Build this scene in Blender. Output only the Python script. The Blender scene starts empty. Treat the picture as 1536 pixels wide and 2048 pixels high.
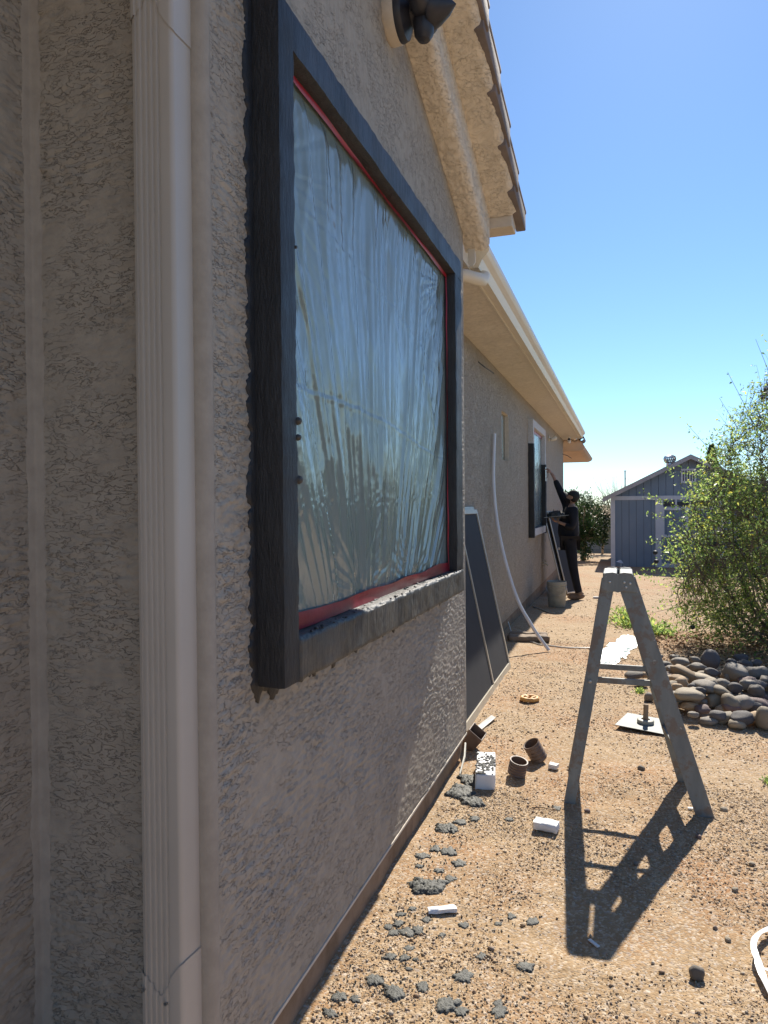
import bpy, bmesh, math, random
import numpy as np
from mathutils import Vector, Matrix, noise as mnoise

# ------------------------------------------------------------------ camera, light, exposure
S = bpy.context.scene
COL = S.collection
R_ = math.radians
cam_d = bpy.data.cameras.new('camera')
cam_d.sensor_fit = 'VERTICAL'; cam_d.sensor_height = 24.0; cam_d.lens = 24.0 * 1420 / 2048
cam_d.clip_start = 0.05; cam_d.clip_end = 3000
cam = bpy.data.objects.new('camera', cam_d); COL.objects.link(cam)
def cam_basis(yaw=18.5, pitch=0.6, roll=0.0087):
    t, p = R_(yaw), R_(pitch)
    F0 = Vector((-math.sin(t), math.cos(t), 0)); R0 = Vector((math.cos(t), math.sin(t), 0)); U0 = Vector((0, 0, 1))
    F = F0 * math.cos(p) - U0 * math.sin(p); U1 = U0 * math.cos(p) + F0 * math.sin(p)
    R = R0 * math.cos(roll) - U1 * math.sin(roll); U = U1 * math.cos(roll) + R0 * math.sin(roll)
    return R, U, F
cR, cU, cF = cam_basis()
M = Matrix((cR, cU, -cF)).transposed().to_4x4(); M.translation = Vector((0, 0, 1.55))
cam.matrix_world = M
S.camera = cam

SUN_EL = R_(41.3); SUN_AZ = math.atan(0.072)
to_sun = Vector((math.sin(SUN_AZ) * math.cos(SUN_EL), math.cos(SUN_AZ) * math.cos(SUN_EL), math.sin(SUN_EL)))
sun_d = bpy.data.lights.new('sun', 'SUN'); sun_d.energy = 5.0; sun_d.angle = R_(0.53); sun_d.color = (1, 0.93, 0.82)
sun = bpy.data.objects.new('sun', sun_d); COL.objects.link(sun)
sun.rotation_euler = (-to_sun).to_track_quat('-Z', 'Y').to_euler(); sun.location = (0, 5, 20)
W = bpy.data.worlds.new('World'); S.world = W; W.use_nodes = True
nt = W.node_tree; bg = nt.nodes['Background']
sky = nt.nodes.new('ShaderNodeTexSky'); sky.sky_type = 'NISHITA'; sky.sun_disc = False
sky.sun_elevation = SUN_EL; sky.sun_rotation = SUN_AZ
sky.air_density = 1.0; sky.dust_density = 0.22; sky.ozone_density = 3.0; sky.altitude = 900
tint = nt.nodes.new('ShaderNodeMix'); tint.data_type = 'RGBA'; tint.blend_type = 'MULTIPLY'; tint.inputs[0].default_value = 1
tint.inputs[7].default_value = (.80, .98, 1.12, 1)      # camera white balance of a clear desert sky
nt.links.new(sky.outputs[0], tint.inputs[6]); nt.links.new(tint.outputs[2], bg.inputs[0]); bg.inputs[1].default_value = 0.09
S.view_settings.view_transform = 'Standard'; S.view_settings.look = 'None'
S.view_settings.exposure = 0.68; S.view_settings.gamma = 1.0
S.render.film_transparent = False
try:
    S.cycles.use_denoising = True
    S.cycles.max_bounces = 10; S.cycles.transparent_max_bounces = 16
except Exception: pass

random.seed(7); RNG = np.random.default_rng(7)

# ------------------------------------------------------------------ helpers
def tag(o, label=None, cat=None, group=None, kind=None):
    if label: o['label'] = label
    if cat: o['category'] = cat
    if group: o['group'] = group
    if kind: o['kind'] = kind
    return o
def empty(name, loc=(0, 0, 0), rz=0):
    o = bpy.data.objects.new(name, None); COL.objects.link(o); o.location = loc; o.rotation_euler = (0, 0, rz)
    o.empty_display_size = 0.1
    return o
def setp(o, parent):
    """parent keeping world placement (geometry given in world coordinates)"""
    if parent:
        o.parent = parent
        mp = Matrix.LocRotScale(parent.location, parent.rotation_euler, parent.scale)
        if parent.parent:
            q = parent.parent; mp = Matrix.LocRotScale(q.location, q.rotation_euler, q.scale) @ parent.matrix_parent_inverse @ mp
        o.matrix_parent_inverse = mp.inverted()
def link(name, me, mat, parent=None, smooth=False, local=False):
    if isinstance(mat, (list, tuple)):
        for m in mat: me.materials.append(m)
    else: me.materials.append(mat)
    if smooth: me.polygons.foreach_set('use_smooth', [True] * len(me.polygons))
    o = bpy.data.objects.new(name, me); COL.objects.link(o)
    if parent:
        if local: o.parent = parent
        else: setp(o, parent)
    return o
class MB:
    def __init__(s): s.v = []; s.f = []
    def add(s, vs, fs):
        n = len(s.v); s.v += [tuple(v) for v in vs]; s.f += [tuple(i + n for i in f) for f in fs]; return s
    def box(s, a, b, T=None):
        x0, y0, z0 = a; x1, y1, z1 = b
        vs = [(x0,y0,z0),(x1,y0,z0),(x1,y1,z0),(x0,y1,z0),(x0,y0,z1),(x1,y0,z1),(x1,y1,z1),(x0,y1,z1)]
        if T: vs = [T @ Vector(v) for v in vs]
        return s.add(vs, [(0,3,2,1),(4,5,6,7),(0,1,5,4),(1,2,6,5),(2,3,7,6),(3,0,4,7)])
    def bar(s, p, q, w, h, up=(0, 0, 1)):
        """box beam from p to q, width w across, h along up"""
        p = Vector(p); q = Vector(q); d = (q - p); L = d.length; d.normalize(); u = Vector(up)
        sd = d.cross(u).normalized(); u = sd.cross(d).normalized()
        T = Matrix((sd, d, u)).transposed().to_4x4(); T.translation = p
        return s.box((-w/2, 0, -h/2), (w/2, L, h/2), T)
    def tube(s, path, r, n=8, cap=True):
        path = [Vector(p) for p in path]; rs = r if isinstance(r, (list, tuple)) else [r] * len(path)
        prev = None; rings = []; vs = []
        for i, p in enumerate(path):
            d = (path[min(i+1, len(path)-1)] - path[max(i-1, 0)])
            if d.length < 1e-9: d = Vector((0, 0, 1))
            d.normalize()
            if prev is None:
                a = Vector((0, 0, 1)) if abs(d.z) < .9 else Vector((1, 0, 0))
                prev = d.cross(a).normalized()
            e = (prev - d * prev.dot(d)).normalized(); prev = e; g = d.cross(e)
            for k in range(n):
                t = 2 * math.pi * k / n
                vs.append(p + (e * math.cos(t) + g * math.sin(t)) * rs[i])
        fs = []
        for i in range(len(path) - 1):
            for k in range(n):
                k2 = (k + 1) % n
                fs.append((i*n+k, i*n+k2, (i+1)*n+k2, (i+1)*n+k))
        if cap:
            fs.append(tuple(reversed(range(n)))); fs.append(tuple(range((len(path)-1)*n, len(path)*n)))
        return s.add(vs, fs)
    def lathe(s, prof, n=24, T=None):
        """prof list of (r,z) about local z"""
        vs = []; fs = []
        for r, z in prof:
            for k in range(n):
                t = 2*math.pi*k/n; v = Vector((r*math.cos(t), r*math.sin(t), z)); vs.append(T @ v if T else v)
        for i in range(len(prof)-1):
            for k in range(n):
                k2 = (k+1) % n; fs.append((i*n+k, i*n+k2, (i+1)*n+k2, (i+1)*n+k))
        return s.add(vs, fs)
    def prism(s, poly, a, b, axis='y'):
        """polygon (2D) extruded from a to b along an axis"""
        n = len(poly)
        def P(p, t): return (p[0], t, p[1]) if axis == 'y' else ((t, p[0], p[1]) if axis == 'x' else (p[0], p[1], t))
        vs = [P(p, a) for p in poly] + [P(p, b) for p in poly]
        fs = [tuple(range(n)), tuple(reversed(range(n, 2*n)))] + [(i, n+i, n+(i+1) % n, (i+1) % n) for i in range(n)]
        return s.add(vs, fs)
    def build(s, name, mat, parent=None, smooth=False, bevel=0, local=False, autos=None):
        me = bpy.data.meshes.new(name); me.from_pydata(s.v, [], s.f); me.update()
        bm = bmesh.new(); bm.from_mesh(me)
        bmesh.ops.recalc_face_normals(bm, faces=bm.faces)
        if bevel:
            es = [e for e in bm.edges if len(e.link_faces) == 2 and e.calc_face_angle(0) > .5]
            bmesh.ops.bevel(bm, geom=es, offset=bevel, segments=2, affect='EDGES', clamp_overlap=True, profile=.5)
        bm.to_mesh(me); bm.free()
        o = link(name, me, mat, parent, smooth, local)
        if autos is not None:
            me.polygons.foreach_set('use_smooth', [True] * len(me.polygons))
            me.set_sharp_from_angle(angle=R_(autos))
        return o

# gradient noise on numpy arrays
_perm = np.random.default_rng(11).permutation(512).astype(np.int64); _perm = np.concatenate([_perm, _perm, _perm])
_g = np.random.default_rng(12).uniform(0, 2*np.pi, 512); _gx, _gy = np.cos(_g), np.sin(_g)
def pn(x, y, seed=0):
    x = np.asarray(x, float) + seed * 17.13; y = np.asarray(y, float) + seed * 9.71
    xi = np.floor(x).astype(np.int64); yi = np.floor(y).astype(np.int64); xf = x - xi; yf = y - yi
    u = xf*xf*xf*(xf*(xf*6-15)+10); v = yf*yf*yf*(yf*(yf*6-15)+10)
    def g(ix, iy, dx, dy):
        h = _perm[_perm[ix & 511] + (iy & 511)]
        return _gx[h]*dx + _gy[h]*dy
    a = g(xi, yi, xf, yf); b = g(xi+1, yi, xf-1, yf); c = g(xi, yi+1, xf, yf-1); d = g(xi+1, yi+1, xf-1, yf-1)
    return (a + u*(b-a)) * (1-v) + (c + u*(d-c)) * v * 1.0
def fbm(x, y, o=4, seed=0):
    r = 0; a = 1; 
    for i in range(o): r = r + a * pn(x * 2**i, y * 2**i, seed + i); a *= .5
    return r
def sst(a, b, x):
    t = np.clip((x-a)/(b-a), 0, 1); return t*t*(3-2*t)
def grid_mesh(name, P, keep=None, closed=False):
    """P (n,m,3) -> mesh; keep (n-1,m-1) bool"""
    n, m = P.shape[:2]
    idx = np.arange(n*m).reshape(n, m)
    q = np.stack([idx[:-1, :-1], idx[1:, :-1], idx[1:, 1:], idx[:-1, 1:]], -1).reshape(-1, 4)
    if keep is not None: q = q[keep.reshape(-1)]
    used = np.unique(q); remap = np.zeros(n*m, np.int64); remap[used] = np.arange(len(used)); q = remap[q]
    co = P.reshape(-1, 3)[used]
    return raw_mesh(name, co, q)
def raw_mesh(name, co, q):
    me = bpy.data.meshes.new(name); k = q.shape[1]
    me.vertices.add(len(co)); me.vertices.foreach_set('co', np.ascontiguousarray(co, np.float32).ravel())
    me.loops.add(q.size); me.loops.foreach_set('vertex_index', np.ascontiguousarray(q, np.int32).ravel())
    me.polygons.add(len(q)); me.polygons.foreach_set('loop_start', np.arange(0, q.size, k, dtype=np.int32))
    me.polygons.foreach_set('loop_total', np.full(len(q), k, np.int32)) if False else None
    me.update(calc_edges=True); me.validate()
    return me

# ------------------------------------------------------------------ materials
def new_mat(name):
    m = bpy.data.materials.new(name); m.use_nodes = True
    nt = m.node_tree; b = nt.nodes['Principled BSDF']; return m, nt, b
def N(nt, t, **kw):
    n = nt.nodes.new(t)
    for k, v in kw.items():
        if k.startswith('i_'): n.inputs[k[2:].replace('_', ' ')].default_value = v
        elif k.startswith('n_'): n.inputs[int(k[2:])].default_value = v
        else: setattr(n, k, v)
    return n
def coords(nt, scale=(1, 1, 1)):
    tc = N(nt, 'ShaderNodeTexCoord'); mp = N(nt, 'ShaderNodeMapping'); mp.inputs['Scale'].default_value = scale
    nt.links.new(tc.outputs['Object'], mp.inputs[0]); return mp.outputs[0]
def rgba(c): return (c[0], c[1], c[2], 1)
def ramp(nt, src, stops, interp='LINEAR'):
    r = N(nt, 'ShaderNodeValToRGB'); r.color_ramp.interpolation = interp
    el = r.color_ramp.elements
    while len(el) > 1: el.remove(el[-1])
    el[0].position = stops[0][0]; el[0].color = rgba(stops[0][1])
    for p, c in stops[1:]:
        e = el.new(p); e.color = rgba(c)
    nt.links.new(src, r.inputs[0]); return r.outputs[0]
def noise(nt, co, scale, detail=4, rough=.55, dist=0):
    n = N(nt, 'ShaderNodeTexNoise'); n.inputs['Scale'].default_value = scale; n.inputs['Detail'].default_value = detail
    n.inputs['Roughness'].default_value = rough; n.inputs['Distortion'].default_value = dist
    nt.links.new(co, n.inputs['Vector']); return n.outputs[0]
def bump(nt, h, dist, strength=1.0, prev=None):
    b = N(nt, 'ShaderNodeBump'); b.inputs['Distance'].default_value = dist; b.inputs['Strength'].default_value = strength
    nt.links.new(h, b.inputs['Height'])
    if prev: nt.links.new(prev, b.inputs['Normal'])
    return b.outputs[0]
def pm(name, c1, c2=None, scale=6, rough=.6, bs=0, bd=.001, metal=0, spec=.5, stretch=(1, 1, 1), lo=.35, hi=.65, rvar=0):
    m, nt, b = new_mat(name); co = coords(nt, stretch)
    c2 = c2 or tuple(x * .8 for x in c1)
    nz = noise(nt, co, scale, 5, .6)
    nt.links.new(ramp(nt, nz, [(lo, c1), (hi, c2)]), b.inputs['Base Color'])
    b.inputs['Roughness'].default_value = rough; b.inputs['Metallic'].default_value = metal
    b.inputs['Specular IOR Level'].default_value = spec
    if rvar:
        mr = N(nt, 'ShaderNodeMapRange'); mr.inputs['To Min'].default_value = rough - rvar; mr.inputs['To Max'].default_value = rough + rvar
        nt.links.new(noise(nt, co, scale * 2.3, 3), mr.inputs[0]); nt.links.new(mr.outputs[0], b.inputs['Roughness'])
    if bs:
        nt.links.new(bump(nt, noise(nt, co, bs, 4), bd), b.inputs['Normal'])
    return m
def stucco_mat(name, c1, c2, relief=0.0, big=1.0, cracks=0):
    m, nt, b = new_mat(name); co = coords(nt)
    n1 = noise(nt, co, 1.6, 5, .6); n2 = noise(nt, co, 22, 4, .6)
    mx = N(nt, 'ShaderNodeMix', data_type='RGBA'); mx.inputs[0].default_value = .35
    nt.links.new(ramp(nt, n1, [(.3, c1), (.7, c2)]), mx.inputs[6])
    nt.links.new(ramp(nt, n2, [(.35, tuple(x*.8 for x in c1)), (.65, tuple(min(1, x*1.12) for x in c2))]), mx.inputs[7])
    nt.links.new(mx.outputs[2], b.inputs['Base Color'])
    b.inputs['Roughness'].default_value = .78; b.inputs['Specular IOR Level'].default_value = .4
    nrm = None
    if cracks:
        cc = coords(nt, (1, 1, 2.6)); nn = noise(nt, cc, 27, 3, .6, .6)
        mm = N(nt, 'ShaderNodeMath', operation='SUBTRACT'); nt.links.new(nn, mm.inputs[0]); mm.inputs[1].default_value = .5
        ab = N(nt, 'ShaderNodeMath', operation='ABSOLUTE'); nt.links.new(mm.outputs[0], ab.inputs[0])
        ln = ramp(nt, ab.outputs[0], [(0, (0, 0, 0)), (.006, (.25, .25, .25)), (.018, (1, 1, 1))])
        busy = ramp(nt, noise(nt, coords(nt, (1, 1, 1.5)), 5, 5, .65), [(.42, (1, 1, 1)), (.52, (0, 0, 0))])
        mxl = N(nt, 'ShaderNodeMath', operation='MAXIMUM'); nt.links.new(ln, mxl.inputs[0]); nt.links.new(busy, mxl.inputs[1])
        dirt = N(nt, 'ShaderNodeMix', data_type='RGBA', blend_type='MULTIPLY'); dirt.inputs[0].default_value = cracks  # no soiling: crevice shade painted into the colour along the crack lines
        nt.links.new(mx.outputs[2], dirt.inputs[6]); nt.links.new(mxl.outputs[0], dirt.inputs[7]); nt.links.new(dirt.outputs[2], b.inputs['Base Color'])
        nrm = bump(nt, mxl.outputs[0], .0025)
    if relief:
        cs = coords(nt, (1, 1, 2.2))
        nn = noise(nt, cs, 17 * big, 4, .6, .8)
        mr = N(nt, 'ShaderNodeMapRange', interpolation_type='SMOOTHSTEP'); mr.inputs['From Min'].default_value = .46; mr.inputs['From Max'].default_value = .54
        nt.links.new(nn, mr.inputs[0]); nrm = bump(nt, mr.outputs[0], relief, 1, nrm)
    nrm = bump(nt, noise(nt, co, 130, 4, .65), .0012, 1, nrm)
    nt.links.new(nrm, b.inputs['Normal'])
    return m
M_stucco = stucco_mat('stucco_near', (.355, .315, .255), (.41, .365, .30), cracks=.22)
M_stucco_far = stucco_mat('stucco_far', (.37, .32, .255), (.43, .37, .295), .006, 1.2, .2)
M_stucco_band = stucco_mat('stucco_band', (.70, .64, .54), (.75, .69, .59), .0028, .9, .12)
M_stucco_smooth = stucco_mat('stucco_smooth', (.62, .55, .45), (.66, .59, .49))
M_gutter = pm('gutter_paint', (.68, .62, .50), (.72, .66, .54), 3, .38, 60, .0002)
M_down = pm('downspout_paint', (.445, .41, .355), (.505, .465, .405), 1.6, .42, 80, .0002)
M_found = pm('concrete', (.19, .13, .08), (.30, .22, .15), 9, .9, 60, .002)
M_white = pm('white_vinyl', (.75, .75, .73), (.68, .68, .66), 5, .35)
M_foam = pm('white_foam', (.86, .86, .85), (.80, .80, .80), 8, .75, 180, .0012)
M_foam_mesh = pm('foam_basecoat', (.62, .63, .64), (.45, .46, .48), 60, .8, 120, .002)
M_steel = pm('steel', (.5, .5, .5), (.4, .4, .4), 10, .35, metal=.9)
M_tape = pm('red_tape', (.24, .009, .020), (.36, .015, .03), 5, .35, 40, .001)
M_pvc = pm('pvc', (.80, .80, .80), (.72, .73, .75), 4, .3)
M_hose = pm('vinyl_hose', (.62, .60, .54), (.52, .50, .45), 9, .3)
M_bucket = pm('bucket_plastic', (.42, .40, .34), (.26, .25, .21), 7, .55, 30, .001)
M_black = pm('black_metal', (.018, .02, .03), (.03, .033, .045), 8, .45, 50, .0004)
M_frame_tan = pm('screen_frame', (.50, .44, .34), (.42, .37, .28), 6, .4)
M_brownpl = pm('brown_plastic', (.14, .09, .065), (.20, .14, .10), 12, .5, 60, .0006)
M_yellow = pm('yellow_plastic', (.66, .36, .10), (.58, .30, .08), 12, .45)
M_wood = pm('weathered_timber', (.30, .22, .15), (.19, .14, .10), 6, .85, 60, .002, stretch=(1, 1, 1))
M_tile = pm('roof_tile', (.22, .185, .175), (.15, .13, .125), 7, .85, 60, .002)
M_peach = pm('peach_stucco', (.62, .42, .27), (.56, .38, .25), 4, .8, 60, .002)
M_plug = pm('pale_plastic', (.66, .64, .55), None, 9, .45)
M_dark_int = pm('dark_interior', (.02, .02, .02), None, 3, .9)

def mortar_mat(name, c1, c2, brush, rough, bd=.005):
    m, nt, b = new_mat(name); co = coords(nt, brush)
    co1 = coords(nt)
    nz = noise(nt, co1, 5, 6, .65)
    nt.links.new(ramp(nt, nz, [(.3, c1), (.6, c2), (.75, tuple(x*1.7 for x in c2))]), b.inputs['Base Color'])
    mr = N(nt, 'ShaderNodeMapRange'); mr.inputs['To Min'].default_value = rough - .12; mr.inputs['To Max'].default_value = rough + .2
    nt.links.new(noise(nt, co1, 9, 4), mr.inputs[0]); nt.links.new(mr.outputs[0], b.inputs['Roughness'])
    n1 = bump(nt, noise(nt, co, 60, 4, .7), bd)
    n2 = bump(nt, noise(nt, co1, 160, 4, .7), .0009, 1, n1)
    nt.links.new(n2, b.inputs['Normal']); b.inputs['Specular IOR Level'].default_value = .6
    return m
M_mortar_h = mortar_mat('mortar_brushed', (.012, .013, .015), (.028, .029, .032), (1, .5, .12), .5)
M_mortar_v = mortar_mat('mortar_brushed_upright', (.009, .0095, .011), (.020, .021, .023), (1, 1, .25), .55)
M_mortar_sill = mortar_mat('mortar_drying', (.018, .018, .017), (.075, .073, .066), (1, 1, .10), .45, .010)
M_splat = pm('mortar_lumps', (.045, .047, .042), (.11, .11, .095), 40, .65, 120, .003)

# plastic film
def film_mat(name='plastic_film', milk=.46):
    m = bpy.data.materials.new(name); m.use_nodes = True; nt = m.node_tree; nt.nodes.clear()
    out = N(nt, 'ShaderNodeOutputMaterial')
    tr = N(nt, 'ShaderNodeBsdfTransparent'); tr.inputs[0].default_value = (.90, .94, .93, 1)
    df = N(nt, 'ShaderNodeBsdfDiffuse'); df.inputs[0].default_value = (.72, .92, .87, 1)
    tl = N(nt, 'ShaderNodeBsdfTranslucent'); tl.inputs[0].default_value = (.7, .72, .72, 1)
    gl = N(nt, 'ShaderNodeBsdfGlossy'); gl.inputs['Roughness'].default_value = .11 if milk < .5 else .45
    co = coords(nt, (1, 1, .16)); nr = bump(nt, noise(nt, co, 46, 3, .5, .4), .0025)
    nr = bump(nt, noise(nt, coords(nt), 24, 3, .5), .0015, 1, nr)
    for n in (gl,): nt.links.new(nr, n.inputs['Normal'])
    dm = N(nt, 'ShaderNodeMixShader'); dm.inputs[0].default_value = .4
    nt.links.new(df.outputs[0], dm.inputs[1]); nt.links.new(tl.outputs[0], dm.inputs[2])
    mk = N(nt, 'ShaderNodeMixShader'); mk.inputs[0].default_value = milk
    nt.links.new(tr.outputs[0], mk.inputs[1]); nt.links.new(dm.outputs[0], mk.inputs[2])
    fr = N(nt, 'ShaderNodeFresnel'); fr.inputs[0].default_value = 2.05; nt.links.new(nr, fr.inputs['Normal'])
    mx = N(nt, 'ShaderNodeMixShader'); nt.links.new(fr.outputs[0], mx.inputs[0])
    nt.links.new(mk.outputs[0], mx.inputs[1]); nt.links.new(gl.outputs[0], mx.inputs[2])
    nt.links.new(mx.outputs[0], out.inputs[0]); return m
M_film = film_mat()
M_film_ground = film_mat('crumpled_film', .85)

def glass_mat(name, c, rough=.08):
    m, nt, b = new_mat(name); b.inputs['Base Color'].default_value = rgba(c); b.inputs['Roughness'].default_value = rough
    b.inputs['Specular IOR Level'].default_value = .5; return m
M_pane = glass_mat('pane_light', (.26, .32, .26), .2); M_pane_d = glass_mat('pane_dark', (.14, .21, .20), .2)
M_screen = pm('screen_mesh', (.040, .042, .048), (.048, .050, .055), 3, .75, spec=.15)

# ladder: grey-blue paint worn to wood, spattered
def ladder_mat():
    m, nt, b = new_mat('ladder_paint'); co = coords(nt); cs = coords(nt, (1, 1, .2))
    base = ramp(nt, noise(nt, cs, 12, 5, .6), [(.35, (.17, .19, .19)), (.6, (.24, .26, .25))])
    wear = ramp(nt, noise(nt, co, 11, 6, .7), [(.52, (0, 0, 0)), (.60, (1, 1, 1))])
    sp = ramp(nt, noise(nt, co, 30, 6, .7), [(.66, (0, 0, 0)), (.69, (1, 1, 1))])
    m1 = N(nt, 'ShaderNodeMix', data_type='RGBA'); nt.links.new(wear, m1.inputs[0]); nt.links.new(base, m1.inputs[6]); m1.inputs[7].default_value = (.20, .165, .135, 1)
    m2 = N(nt, 'ShaderNodeMix', data_type='RGBA'); nt.links.new(sp, m2.inputs[0]); nt.links.new(m1.outputs[2], m2.inputs[6]); m2.inputs[7].default_value = (.45, .44, .41, 1)
    nt.links.new(m2.outputs[2], b.inputs['Base Color']); b.inputs['Roughness'].default_value = .6
    nt.links.new(bump(nt, noise(nt, cs, 60, 4), .0012), b.inputs['Normal']); return m
M_ladder = ladder_mat()

def island_mat(name, stops, rough=.8, bs=0, bd=.001, transl=0, spec=.4):
    m, nt, b = new_mat(name); g = N(nt, 'ShaderNodeNewGeometry')
    c = ramp(nt, g.outputs['Random Per Island'], stops)
    nt.links.new(c, b.inputs['Base Color']); b.inputs['Roughness'].default_value = rough; b.inputs['Specular IOR Level'].default_value = spec
    if bs: nt.links.new(bump(nt, noise(nt, coords(nt), bs, 3), bd), b.inputs['Normal'])
    if transl:
        t = N(nt, 'ShaderNodeBsdfTranslucent'); nt.links.new(c, t.inputs[0]); mx = N(nt, 'ShaderNodeMixShader'); mx.inputs[0].default_value = transl
        nt.links.new(b.outputs[0], mx.inputs[1]); nt.links.new(t.outputs[0], mx.inputs[2])
        nt.links.new(mx.outputs[0], nt.nodes['Material Output'].inputs[0])
    return m
M_gravel = island_mat('gravel', [(0, (.38, .26, .15)), (.3, (.46, .34, .21)), (.5, (.33, .22, .14)), (.62, (.52, .41, .28)), (.75, (.28, .21, .16)), (.87, (.38, .31, .24)), (1, (.58, .50, .39))], .85)
M_litter = island_mat('leaf_litter', [(0, (.22, .10, .05)), (.4, (.35, .20, .10)), (.7, (.15, .09, .05)), (1, (.42, .30, .17))], .8)
M_leaf = island_mat('bush_leaves', [(0, (.09, .16, .05)), (.3, (.20, .32, .09)), (.55, (.34, .48, .14)), (.8, (.50, .62, .19)), (.95, (.60, .66, .18)), (1, (.75, .65, .08))], .4, transl=.6)
M_leaf_dark = island_mat('citrus_leaves', [(0, (.02, .05, .018)), (.6, (.045, .10, .03)), (.9, (.09, .16, .045)), (1, (.16, .22, .06))], .4, transl=.2)
M_leaf_pale = island_mat('pale_leaves', [(0, (.14, .17, .10)), (1, (.26, .27, .17))], .7, transl=.3)
M_bark = pm('bark', (.22, .17, .12), (.13, .10, .07), 14, .85, 40, .002)
M_bark_l = pm('bark_light', (.36, .27, .18), (.25, .19, .13), 10, .85, 40, .002)

# ground
def ground_mat():
    m, nt, b = new_mat('desert_ground'); co = coords(nt)
    big = noise(nt, co, .9, 5, .6); mid = noise(nt, co, 5, 5, .65); fine = noise(nt, co, 60, 4, .7)
    sand = ramp(nt, mid, [(.3, (.31, .205, .11)), (.55, (.39, .27, .155)), (.75, (.25, .155, .08))])
    org = ramp(nt, mid, [(.3, (.31, .15, .065)), (.7, (.40, .23, .115))])
    m1 = N(nt, 'ShaderNodeMix', data_type='RGBA'); nt.links.new(ramp(nt, big, [(.46, (0, 0, 0)), (.62, (.9, .9, .9))]), m1.inputs[0])
    nt.links.new(sand, m1.inputs[6]); nt.links.new(org, m1.inputs[7])
    v = N(nt, 'ShaderNodeTexVoronoi'); v.inputs['Scale'].default_value = 110; nt.links.new(co, v.inputs['Vector'])
    sep = N(nt, 'ShaderNodeSeparateColor'); nt.links.new(v.outputs['Color'], sep.inputs[0])
    peb = ramp(nt, sep.outputs[0], [(0, (.30, .22, .15)), (.4, (.50, .38, .25)), (.7, (.58, .47, .34)), (.88, (.36, .29, .24)), (1, (.66, .58, .48))])
    pmask = ramp(nt, sep.outputs[1], [(.45, (0, 0, 0)), (.55, (.75, .75, .75))])
    m2 = N(nt, 'ShaderNodeMix', data_type='RGBA'); nt.links.new(pmask, m2.inputs[0]); nt.links.new(m1.outputs[2], m2.inputs[6]); nt.links.new(peb, m2.inputs[7])
    nt.links.new(m2.outputs[2], b.inputs['Base Color'])
    b.inputs['Roughness'].default_value = .92; b.inputs['Specular IOR Level'].default_value = .2
    inv = N(nt, 'ShaderNodeMath', operation='SUBTRACT'); inv.inputs[0].default_value = 1; nt.links.new(v.outputs['Distance'], inv.inputs[1])
    n1 = bump(nt, inv.outputs[0], .0025); n2 = bump(nt, fine, .004, 1, n1); n3 = bump(nt, mid, .03, .6, n2)
    nt.links.new(n3, b.inputs['Normal']); return m
M_ground = ground_mat()
def rock_mat(name, c1, c2, sc=5, stripe=False):
    m, nt, b = new_mat(name); co = coords(nt, (1, 1, 2.5) if stripe else (1, 1, 1))
    oi = N(nt, 'ShaderNodeObjectInfo')
    nz = noise(nt, co, sc * (4 if stripe else 4.5), 7, .7, 1.0)
    hs = N(nt, 'ShaderNodeHueSaturation'); nt.links.new(ramp(nt, nz, [(.35, c1), (.65, c2)]), hs.inputs['Color'])
    mr = N(nt, 'ShaderNodeMapRange'); mr.inputs['To Min'].default_value = .75; mr.inputs['To Max'].default_value = 1.25
    nt.links.new(oi.outputs['Random'], mr.inputs[0]); nt.links.new(mr.outputs[0], hs.inputs['Value'])
    nt.links.new(hs.outputs[0], b.inputs['Base Color']); b.inputs['Roughness'].default_value = .75
    nt.links.new(bump(nt, noise(nt, co, 45, 4), .002), b.inputs['Normal']); return m
ROCKM = [rock_mat('rock_grey', (.17, .15, .125), (.27, .235, .195)), rock_mat('rock_tan', (.36, .245, .14), (.42, .30, .18)),
         rock_mat('rock_pale', (.30, .25, .175), (.40, .33, .24)), rock_mat('rock_dark', (.07, .065, .065), (.20, .18, .17), 5, True),
         rock_mat('rock_purple', (.17, .12, .11), (.26, .18, .155))]

# ------------------------------------------------------------------ ground
def gz(y): return np.where(np.asarray(y) < 6, 0.0, -0.02 * (np.minimum(y, 31) - 6))
def gh(x, y):
    x = np.asarray(x, float); y = np.asarray(y, float)
    near = np.exp(-np.maximum(y-9, 0)/6)
    h = gz(y) + near * (.012*fbm(x*1.6, y*1.6, 3, 3) + .007*pn(x*7, y*7, 5) + .004*pn(x*19, y*19, 6))
    return h
def GH(x, y): return float(gh(x, y))
xs = np.concatenate([-np.geomspace(250, 1.75, 28), np.arange(-1.7, 2.6, .022), np.geomspace(2.65, 250, 34)])
ys = np.concatenate([-np.geomspace(250, .4, 26), np.arange(-.3, .9, .1), np.arange(.9, 7.5, .022), np.arange(7.5, 14, .06), np.geomspace(14.1, 600, 50)])
GX, GY = np.meshgrid(xs, ys, indexing='ij')
Z = gh(GX, GY) + np.where((np.abs(GX) < 2.7) & (GY > .8) & (GY < 7.6), .0022*pn(GX*45, GY*45, 8), 0)
me = grid_mesh('ground', np.stack([GX, GY, Z], -1))
ground = link('ground', me, M_ground, smooth=True); tag(ground, 'sandy desert yard of tan dirt and fine gravel beside the house', 'ground', kind='structure')

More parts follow.
